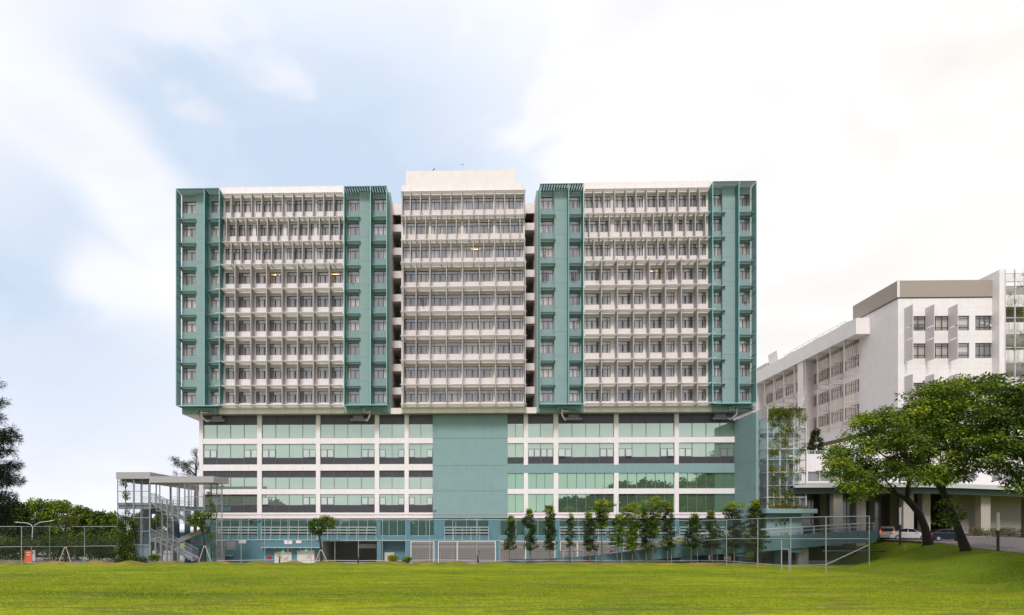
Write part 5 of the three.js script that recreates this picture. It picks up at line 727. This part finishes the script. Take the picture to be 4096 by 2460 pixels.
// broad-leaved plants behind the ramp rail
{
  reseed(320); const spots = [[2612, 2178, 12], [2650, 2165, 14], [2690, 2165, 16], [2730, 2150, 16], [2790, 2150, 14], [2850, 2135, 18], [2900, 2140, 14], [2990, 2122, 20], [3130, 2120, 26], [3060, 2135, 16], [3190, 2130, 16], [3260, 2128, 16], [3100, 2075, 20], [3140, 2068, 22]];
  const ord = ['first', 'second', 'third', 'fourth', 'fifth', 'sixth', 'seventh', 'eighth', 'ninth', 'tenth', 'eleventh', 'twelfth'], rank = spots.slice(0, 12).map((q, i) => [q[0], i]).sort((a, b) => a[0] - b[0]).map((q) => q[1]); const PLANTS = spots.map((q, i) => i === 12 ? 'left one of two tall fan leaved plants under the stair tower ledge' : i === 13 ? 'right one of two tall fan leaved plants under the stair tower ledge' : `broad leaved plant above the ramp rail, ${ord[rank.indexOf(i)]} from the left`);
  spots.forEach(([x, y, r], i) => { const D = 94.4, p = at(x, y + r, D), t = thing('broad_leaved_plant', PLANTS[i], 'plant', p, 'plants in the bed behind the ramp'); const b = crownBag(), st = new Bag(), s = D / F; const cols = i > 11 ? [...G1, GD[3]] : [...GY, [.17, .22, .03], G1[2]]; st.cyl(p.clone().add(V(0, -1.5, 0)), p.clone().add(V(0, r * s * .4, 0)), .05, .03, 5); for (let j = 0; j < 46; j++) { const c = cols[Math.floor(rnd() * cols.length)], d = V(rr(-1, 1), rr(.1, 1.1), rr(-1, 1)).normalize(); leafAt(b, p.clone().add(V(rr(-r, r) * s * .7, rr(-.4, r * s * .5), rr(-.6, .6))), d, rr(.45, .85), rr(.1, .2), c.map((q) => q * rr(.8, 1.2))); } st.mesh('stem', M.barkPale, t); b.mesh('foliage', M.leaf, t); base(t); });
}
// climbers on the escape stair
{ reseed(330); const D = 89.3, P = (x, y) => at(x, y, D); const t = thing('climbing_plant', 'dark climbing plant piled on the left corner of the escape stair', 'climber', P(505, 2245)), c = crownBag(); for (const [x, y, rx, ry, n] of [[505, 2200, 32, 45, 60], [520, 2110, 30, 40, 46], [488, 2090, 14, 30, 20], [545, 2235, 30, 12, 26], [495, 2240, 36, 10, 24], [505, 2060, 10, 22, 8], [500, 1985, 8, 20, 8], [495, 1930, 6, 14, 5], [480, 2150, 16, 60, 26]]) for (let i = 0; i < n; i++) { const a = rnd() * 6.28, r = Math.sqrt(rnd()), p = P(x + Math.cos(a) * rx * r, y + Math.sin(a) * ry * r); p.z += rr(-.4, .3); p.y = Math.max(p.y, groundY(p.x, p.z) + .1); foliage(c, p, .38, .28, .3, 30, .2, .06, [...GD, ...G1], .4); } c.mesh('foliage', M.leaf, t); const st = new Bag(); for (let i = 0; i < 6; i++) { const x = 485 + i * 9; st.limb([[P(x, 2246), .04], [P(x + 5, 2160), .035], [P(x - 3, 2080), .02]], 5); } st.mesh('stem', M.bark, t); base(t);
  const D2 = 91.2, Q = (x, y) => at(x, y, D2), t2 = thing('climbing_plant', 'thin climbing plant up the narrow mesh column right of the escape stair', 'climber', Q(850, 2245)), c2 = crownBag(); for (let i = 0; i < 85; i++) { const y = lerp(1950, 2235, rnd()), p = Q(843 + 14 * Math.sin(y * .05) * rnd() + rr(-9, 16) * sm(1960, 2080, y), y); foliage(c2, p, .22, .3, .2, 18, .15, .045, [...G1, GY[2]], .5); } c2.mesh('foliage', M.leaf, t2); const s2 = new Bag(); s2.limb([[Q(846, 2246), .03], [Q(843, 2100), .025], [Q(845, 1950), .015]], 5); s2.mesh('stem', M.bark, t2); base(t2); }
// feathery casuarinas
function casuarina(label, D, trunkPx, boughs, sd, n, cols) { reseed(sd); const b0 = at(trunkPx[0][0], trunkPx[0][1], D); const t = thing('casuarina', label, 'tree', b0.clone()); const tr = new Bag(); tr.limb(trunkPx.map(([x, y, r]) => [at(x, y, D), r]), 9); tr.mesh('trunk', M.bark, t); const br = new Bag(), c = crownBag(); for (const [x0, y0, x1, y1, k] of boughs) { const a = at(x0, y0, D), e = at(x1, y1, D + rr(-1.5, 1.5)), m = a.clone().lerp(e, .55).add(V(0, .5, 0)); br.limb([[a, .09], [m, .05], [e, .015]], 5); for (let i = 0; i < k; i++) { const u = rr(.25, 1.03), p = u < .55 ? a.clone().lerp(m, u / .55) : m.clone().lerp(e, (u - .55) / .45); p.add(V(rr(-.5, .5), rr(-.6, .35), rr(-.6, .6))); for (let j = 0; j < n; j++) { const d = V((e.x - a.x) * .12 + rr(-.8, .8), rr(-.9, .75), rr(-.8, .8)).normalize(), cc = cols[Math.floor(rnd() * cols.length)], q = rr(.7, 1.2); leafAt(c, p.clone().addScaledVector(d, rr(0, .25)), d, rr(.35, .8), .026, cc.map((v) => v * q)); } } } br.mesh('branch', M.bark, t); c.mesh('crown', M.leaf, t); return base(t); }
casuarina('tall dark feathery casuarina cut off by the left edge of the picture', 84, [[-80, 2265, .5], [-75, 2000, .42], [-70, 1750, .28], [-68, 1500, .1]], [[-70, 1560, -2, 1536, 22], [-70, 1640, 18, 1610, 34], [-70, 1700, 5, 1665, 30], [-70, 1790, 50, 1715, 60], [-70, 1800, 64, 1745, 70], [-72, 1840, 45, 1800, 60], [-72, 1900, 72, 1858, 80], [-72, 1930, 30, 1890, 60], [-75, 1960, 66, 1912, 80], [-75, 2010, 42, 1985, 70], [-75, 2040, 20, 2040, 60], [-76, 2100, 40, 2075, 60], [-60, 1850, 10, 1930, 60], [-60, 1960, 15, 2030, 60]], 401, 15, [[.012, .02, .013], [.02, .03, .016], [.028, .036, .02]]);
casuarina('pale feathery casuarina looking over the canopy of the escape stair', 128, [[780, 2240, .35], [782, 2000, .28], [784, 1870, .15], [786, 1795, .04]], [[783, 1900, 690, 1832, 40], [783, 1880, 705, 1850, 34], [784, 1860, 755, 1850, 14], [785, 1840, 778, 1800, 16], [783, 1905, 740, 1880, 22], [783, 1890, 800, 1850, 14], [783, 1920, 700, 1895, 12]], 402, 12, [[.08, .08, .06], [.11, .12, .06], [.06, .08, .035]]);
// mixed broad-leaved trees
function roundTree(label, D, px, topY, wpx, baseY, sd, cols, o = {}) {
  reseed(sd); const b0 = at(px, baseY, D); b0.y = o.y0 ?? -.4; const s = D / F, t = thing(o.name ?? 'broad_tree', label, 'tree', b0.clone(), o.group), top = at(px, topY, D).y, w = wpx * s / 2, h = top - b0.y, tr = new Bag(), br = new Bag(), c = crownBag();
  const fork = V(b0.x + rr(-.3, .3), b0.y + h * (o.clear ?? .3), b0.z); tr.limb([[b0, .035 * h], [fork, .025 * h]], 8);
  const N = o.N ?? 60; for (let i = 0; i < N; i++) { const a = rnd() * 6.283, u = rnd(), rad = w * Math.sqrt(1 - (Math.max(0, u - .25) / .78) ** 2) * (u < .25 ? .6 + u * 1.6 : 1) * Math.sqrt(rr(.25, 1)), C = V(b0.x + Math.cos(a) * rad, lerp(fork.y, top, u) + rr(-.3, .3), b0.z + Math.sin(a) * rad * .7); if (i % 4 === 0) br.limb([[fork, .1], [fork.clone().lerp(C, .5).add(V(0, .4, 0)), .06], [C, .02]], 5); foliage(c, C, w * .26, h * .055 + .2, w * .26, o.n ?? 80, o.len ?? .5, (o.len ?? .5) * .26, cols, .15); }
  tr.mesh('trunk', M.bark, t); br.mesh('branch', M.bark, t); c.mesh('crown', M.leaf, t); return base(t);
}
const FAR = 'trees beyond the left fence';
[[60, 2010, 130, 118, 'dark tree beyond the fence nearest the left edge', GD], [145, 2012, 190, 124, 'wide bright green tree beyond the fence behind the street lamp', [...G1, GY[2]]], [240, 2016, 170, 130, 'light green spreading tree beyond the fence, left of its middle', [G1[0], G1[2], GY[2]]], [325, 2034, 150, 126, 'green tree beyond the fence with a flat open crown', [...G1]], [400, 2062, 110, 122, 'low sparse tree beyond the fence left of the escape stair', [...G1, GD[3]]], [450, 2065, 90, 120, 'thin light tree touching the left side of the escape stair', [...G1, GY[2]]], [560, 2062, 110, 135, 'pale tree seen through the escape stair, left one', [[.1, .13, .05], G1[0]]], [650, 2062, 120, 138, 'pale tree seen through the escape stair, right one', [[.1, .13, .05], G1[2]]], [-20, 2030, 150, 115, 'dark tree beyond the fence cut by the picture edge', GD]].forEach(([x, y, w, D, l, cols], i) => roundTree(l, D, x, y, w, 2240, 410 + i, cols, { N: 90, n: 90, len: .5, clear: .12, group: FAR }));
{ reseed(430); const b = crownBag(); for (let i = 0; i < 240; i++) { const x = rr(-90, 520), D = rr(101, 112); const p = at(x, rr(2150, 2235), D); foliage(b, p, 1.1, .6, .9, 60, .34, .09, GD, .2); } b.mesh('undergrowth', M.leaf, scene, { kind: 'stuff', label: 'dark mass of shrubs behind the far left fence', category: 'undergrowth' }); }
// trees standing behind the photographer, mirrored in the podium glass
{ const tr = new Bag(), c = crownBag(); const put2 = (x, z, h, w, sd) => { reseed(sd); const fork = V(x, h * .35, z); tr.limb([[V(x, -.2, z), .03 * h], [fork, .02 * h]], 7); for (let i = 0; i < 60; i++) { const a = rnd() * 6.28, u = rnd(), r = w * Math.sqrt(1 - Math.max(0, (u - .3) / .75) ** 2) * Math.sqrt(rr(.2, 1)), C = V(x + Math.cos(a) * r, lerp(h * .12, h, u), z + Math.sin(a) * r); if (i % 4 === 0) tr.limb([[fork, .14], [C, .03]], 5); foliage(c, C, w * .3, h * .07, w * .32, 110, 1.3, .48, GD, .2); } };
  for (let x = -140; x < 112; x += 3.2) { const z = 152 + rr(-3, 3); for (let i = 0; i < 10; i++) foliage(c, V(x + rr(-2, 2), rr(.5, 6.4), z + rr(-2, 2)), 1.8, .8, 1.2, 40, 1.2, .45, GD, .2); }
  const list = [[-118, 150, 21, 9], [-104, 142, 20, 8], [-92, 150, 22, 8], [-80, 146, 18, 7], [-71, 150, 14, 6], [-60, 140, 9, 6], [-48, 138, 8.4, 6], [-36, 140, 8, 6], [-24, 136, 7.6, 6], [-12, 140, 8.2, 6], [0, 138, 8, 6], [11, 142, 12, 4], [20, 138, 9, 6], [30, 140, 11, 6], [39, 146, 15, 7], [48, 142, 16, 7], [57, 150, 20, 8], [68, 146, 21, 9], [80, 150, 21, 9], [92, 144, 18, 9], [104, 150, 17, 9], [-132, 140, 18, 9]];
  list.forEach((a, i) => put2(...a, 500 + i)); const wood = new THREE.Group(); wood.name = 'wood'; wood.userData = { kind: 'stuff', label: 'belt of dark trees across the lawn, mirrored in the podium glass', category: 'wood' }; scene.add(wood); tr.mesh('trunk', M.bark, wood, { kind: 'stuff' }); c.mesh('crown', M.leaf, wood, { kind: 'stuff' }); }
// tree on the white building's terrace
roundTree('small dark terrace tree beside the stair tower', 104, 3262, 1722, 56, 1800, 441, [...GD, [.05, .065, .03]], { name: 'terrace_tree', N: 40, n: 70, len: .3, clear: .1, y0: 13.8 });

// ---------------------------------------------------------------- road side
{
  // kerb wall with hedge
  const a = at(3850, 2172, 87), b = at(4180, 2192, 70), t = thing('kerb_wall', 'long low white wall along the far side of the road', 'wall', a.clone()); const w = new Bag(), n = 8; for (let i = 0; i < n; i++) { const P = a.clone().lerp(b, i / n), Q = a.clone().lerp(b, (i + 1) / n); w.prism([V(P.x, P.y - .5, P.z), V(Q.x, Q.y - .5, Q.z), V(Q.x, Q.y + .9, Q.z), V(P.x, P.y + .9, P.z)], V(.35, 0, 0)); } w.mesh('wall', M.white, t); base(t);
  reseed(450); const h = thing('hedge', 'clipped brownish hedge behind the low white wall', 'hedge', a.clone().add(V(.8, .4, 0))), c = crownBag(); for (let i = 0; i < 210; i++) { const p = a.clone().lerp(b, rnd()).add(V(rr(.5, 1.6), rr(.4, 1.75), 0)); foliage(c, p, .4, .22, .4, 36, .15, .05, [[.16, .13, .05], [.1, .1, .035], [.2, .15, .07], [.07, .08, .03]], -.2); } c.mesh('foliage', M.leaf, h); base(h);
}
for (const [x, y, topY, D, l] of [[3600.5, 2154, 2031, 90, 'farther post lamp with a white upper tube, beside the parked cars'], [3992, 2207, 2051, 71, 'nearer post lamp with a white upper tube, at the edge of the bank']]) { const b = at(x, y, D), tp = at(x, topY, D).y; b.y = groundY(b.x, b.z) - .1; const t = thing('post_lamp', l, 'lamp post', b), k = lerp(b.y, tp, .55); new Bag().cyl(b, V(b.x, k, b.z), .13, .13, 10).mesh('post', M.black, t); new Bag().cyl(V(b.x, k + .001, b.z), V(b.x, tp, b.z), .125, .125, 12).mesh('lamp_tube', std(.75, .74, .72, { roughness: .35 }), t); new Bag().cyl(V(b.x, tp + .001, b.z), V(b.x, tp + .05, b.z), .14, .14, 12).mesh('cap', M.galv, t); base(t); }
{ const b = at(3621, 2165, 84); b.y = groundY(b.x, b.z); const t = thing('hydrant', 'yellow fire hydrant on the grass by the parked cars', 'hydrant', b), s = new Bag(); s.limb([[V(0, -.1, 0), .17], [V(0, .05, 0), .17], [V(0, .06, 0), .12], [V(0, .62, 0), .12], [V(0, .63, 0), .17], [V(0, .7, 0), .17], [V(0, .72, 0), .13], [V(0, .86, 0), .08], [V(0, .92, 0), .03]], 12); s.mesh('barrel', M.yellow, t); for (const d of [-1, 1]) new Bag().cyl(V(0, .5, 0), V(d * .3, .5, 0), .075, .075, 8).cyl(V(d * .3, .5, 0), V(d * .36, .5, 0), .1, .1, 8).mesh('outlet', M.yellow, t); }
{ const D = 79, a = at(3290, 2219, D), b = at(3540, 2195, D); const t = thing('ground_pipe', 'black pipe lying across the top of the bank beside the ramp', 'pipe', a.clone()), s = new Bag(); const pts = []; for (let i = 0; i <= 10; i++) { const p = a.clone().lerp(b, i / 10); p.y = Math.max(groundY(p.x, p.z) + .1, 2.0); pts.push([p, .09]); } s.limb(pts, 8); s.mesh('tube', M.black, t); base(t); }
// cars
function car(label, px, py, D, turn, prof, body, o = {}) { // prof: side outline [x along car, y]; x grows to the rear
  const p = at(px, py, D); p.y = groundY(ROADX(p.z) + 4, p.z) + .03; const t = thing('parked_car', label, 'car', p); t.rotation.y = turn; const W = o.w ?? .84, L0 = prof.body[0][0], bm = phy(...body, { roughness: .3, clearcoat: 1, clearcoatRoughness: .08, metalness: o.metal ?? .2 }), gm = phy(.015, .017, .02, { roughness: .05, ior: 1.6 });
  const shape = (pts, w, bev) => { const s = new THREE.Shape(pts.map(([x, y]) => new THREE.Vector2(x, y))); const g = new THREE.ExtrudeGeometry(s, { depth: 2 * (w - bev), bevelEnabled: true, bevelSize: bev, bevelThickness: bev, bevelSegments: 3, curveSegments: 6 }); g.translate(0, 0, -(w - bev)); return g; };
  put('body', shape(prof.body, W, .07), bm, t); put('cabin', shape(prof.cabin, W - .1, .09), gm, t); put('roof', shape(prof.roof, W - .12, .05), bm, t);
  const pl = new Bag(); for (const s of [-1, 1]) for (const [a, b] of prof.pillars) pl.bar(V(a[0], a[1], s * (W - .085)), V(b[0], b[1], s * (W - .12)), .07, .03); pl.mesh('pillar', bm, t);
  for (const x of prof.wheels) for (const s of [-1, 1]) { const w = put('wheel', new THREE.CylinderGeometry(.31, .31, .2, 22).rotateX(Math.PI / 2), M.black, t, { pos: [x, .31, s * (W - .06)] }); put('rim', new THREE.CylinderGeometry(.19, .19, .06, 18).rotateX(Math.PI / 2), M.galv, w, { pos: [0, 0, s * .085] }); }
  const xr = prof.rear; for (const s of [-1, 1]) new Bag().box(xr - .18, xr + .075, prof.lampY[0], prof.lampY[1], s * (W - .22), s * (W + .01)).mesh('tail_lamp', std(.5, .03, .02, { roughness: .2, ...(o.lit ? { emissive: rgb(.9, .12, .03), emissiveIntensity: .7 } : {}) }), t);
  new Bag().box(xr + .06, xr + .09, .62, .74, -.26, .26).mesh('number_plate', M.black, t); new Bag().box(xr + .0, xr + .11, .3, .52, -W + .05, W - .05).mesh('bumper', bm, t); if (o.topLamp) new Bag().box(xr - .32, xr - .24, prof.topY - .1, prof.topY - .04, -.2, .2).mesh('brake_lamp', std(.6, .05, .03, { emissive: rgb(1, .15, .05), emissiveIntensity: .7 }), t);
  for (const s of [-1, 1]) new Bag().box(prof.mirror[0] - .1, prof.mirror[0] + .08, prof.mirror[1], prof.mirror[1] + .14, s * W, s * (W + .17)).mesh('mirror', bm, t); return t;
}
const van = { body: [[-2.1, .3], [2.1, .3], [2.16, .6], [2.1, 1.0], [-.9, 1.02], [-1.9, .85], [-2.12, .6]], cabin: [[-1.15, 1.0], [2.06, 1.0], [1.85, 1.55], [1.6, 1.62], [-.25, 1.62]], roof: [[-.35, 1.58], [1.9, 1.56], [1.8, 1.66], [.8, 1.72], [-.1, 1.68]], pillars: [[[-1.1, 1.0], [-.3, 1.6]], [[.1, 1.0], [.1, 1.62]], [[1.15, 1.0], [1.1, 1.62]], [[2.0, 1.0], [1.82, 1.58]]], wheels: [-1.35, 1.3], rear: 2.12, lampY: [.75, 1.2], topY: 1.68, mirror: [-.75, 1.0] };
const sedan = { body: [[-2.2, .28], [2.15, .28], [2.22, .6], [2.12, .98], [1.4, 1.0], [-.9, .92], [-2.0, .75], [-2.22, .55]], cabin: [[-1.1, .9], [1.75, .97], [1.05, 1.36], [.4, 1.42], [-.35, 1.36]], roof: [[-.45, 1.33], [1.1, 1.34], [.95, 1.41], [.3, 1.47], [-.3, 1.42]], pillars: [[[-1.05, .92], [-.4, 1.36]], [[.2, .95], [.25, 1.4]], [[1.7, .98], [1.05, 1.36]]], wheels: [-1.38, 1.35], rear: 2.13, lampY: [.72, .92], topY: 1.4, mirror: [-.75, .95] };
car('silver people carrier with glowing brake lights at the top of the ramp', 3552, 2150, 95.5, -2.15, van, [.42, .38, .34], { lit: 1, topLamp: 1, metal: .5 });
car('white saloon car behind the yellow hydrant', 3640, 2158, 93, 2.62, sedan, [.72, .71, .70]);
car('dark blue saloon car between the two shade trees', 3790, 2165, 88.5, 2.95, sedan, [.012, .02, .04]);

// ---------------------------------------------------------------- left side: street lamp, sign
{ const D = 110, b = at(123, 2262, D); const t = thing('street_lamp', 'double armed white street lamp behind the far left fence', 'street lamp', b.clone()), p = new Bag(); p.cyl(b, at(131, 2112, D), .1, .075, 8); p.mesh('pole', M.rail, t); for (const [pts, hd] of [[[[131, 2112], [126, 2100], [112, 2093], [92, 2091], [75, 2090]], [[75, 2090], [56, 2088]]], [[[131, 2112], [140, 2100], [156, 2091], [180, 2086.5], [196, 2085]], [[196, 2085], [214, 2082]]]]) { const a = new Bag(); a.limb(pts.map(([x, y]) => [at(x, y, D), .06]), 6); const m = a.mesh('arm', M.rail, t); new Bag().limb([[at(...hd[0], D), .06], [at(lerp(hd[0][0], hd[1][0], .3), lerp(hd[0][1], hd[1][1], .3), D), .13], [at(...hd[1], D), .09]], 8).mesh('lamp_head', M.canopyMetal, m); } base(t); }
{ const D = 103, a = at(100, 2249, D), b = at(130, 2202, D), t = thing('sign_board', 'orange red notice board on the pole behind the far left fence', 'sign', a.clone()); new Bag().box(a.x, b.x, a.y, b.y, a.z, a.z + .12).mesh('panel', std(.75, .11, .04, { roughness: .5 }), t); new Bag().box(b.x + .01, b.x + .42, a.y + .2, b.y + .05, a.z - .1, a.z + .05).mesh('panel', M.rail, t, { label: 'grey side panel' }); const w = new Bag(); w.box(a.x + .3, a.x + .85, b.y - .35, b.y - .25, a.z + .121, a.z + .13).box(a.x + .25, a.x + .8, b.y - .72, b.y - .58, a.z + .121, a.z + .13); w.mesh('lettering', M.white, t); new Bag().cyl(V(a.x + .6, -.5, a.z - .1), V(a.x + .6, a.y + .5, a.z - .1), .05, .05, 6).mesh('pole', M.galv, t); base(t); }
// small gallery light on a pole at the beam above the young trees
{ const D = 93, a = at(2466, 2055, D), b = at(2467, 2012, D), t = thing('pole_light', 'thin pole with a small white flood light in front of a podium column', 'light', V(a.x, at(2466, 2175, D).y, a.z)); const s = new Bag(); s.cyl(V(a.x, at(2466, 2190, D).y, a.z), b, .035, .03, 6); s.mesh('pole', M.rail, t); new Bag().bar(b, at(2480, 2010, D), .12, .1).bar(b.clone().add(V(-.03, -.15, 0)), b.clone().add(V(-.03, -.4, 0)), .14, .12).mesh('lamp_head', M.rail, t); base(t); }

renderer.render(scene, camera);
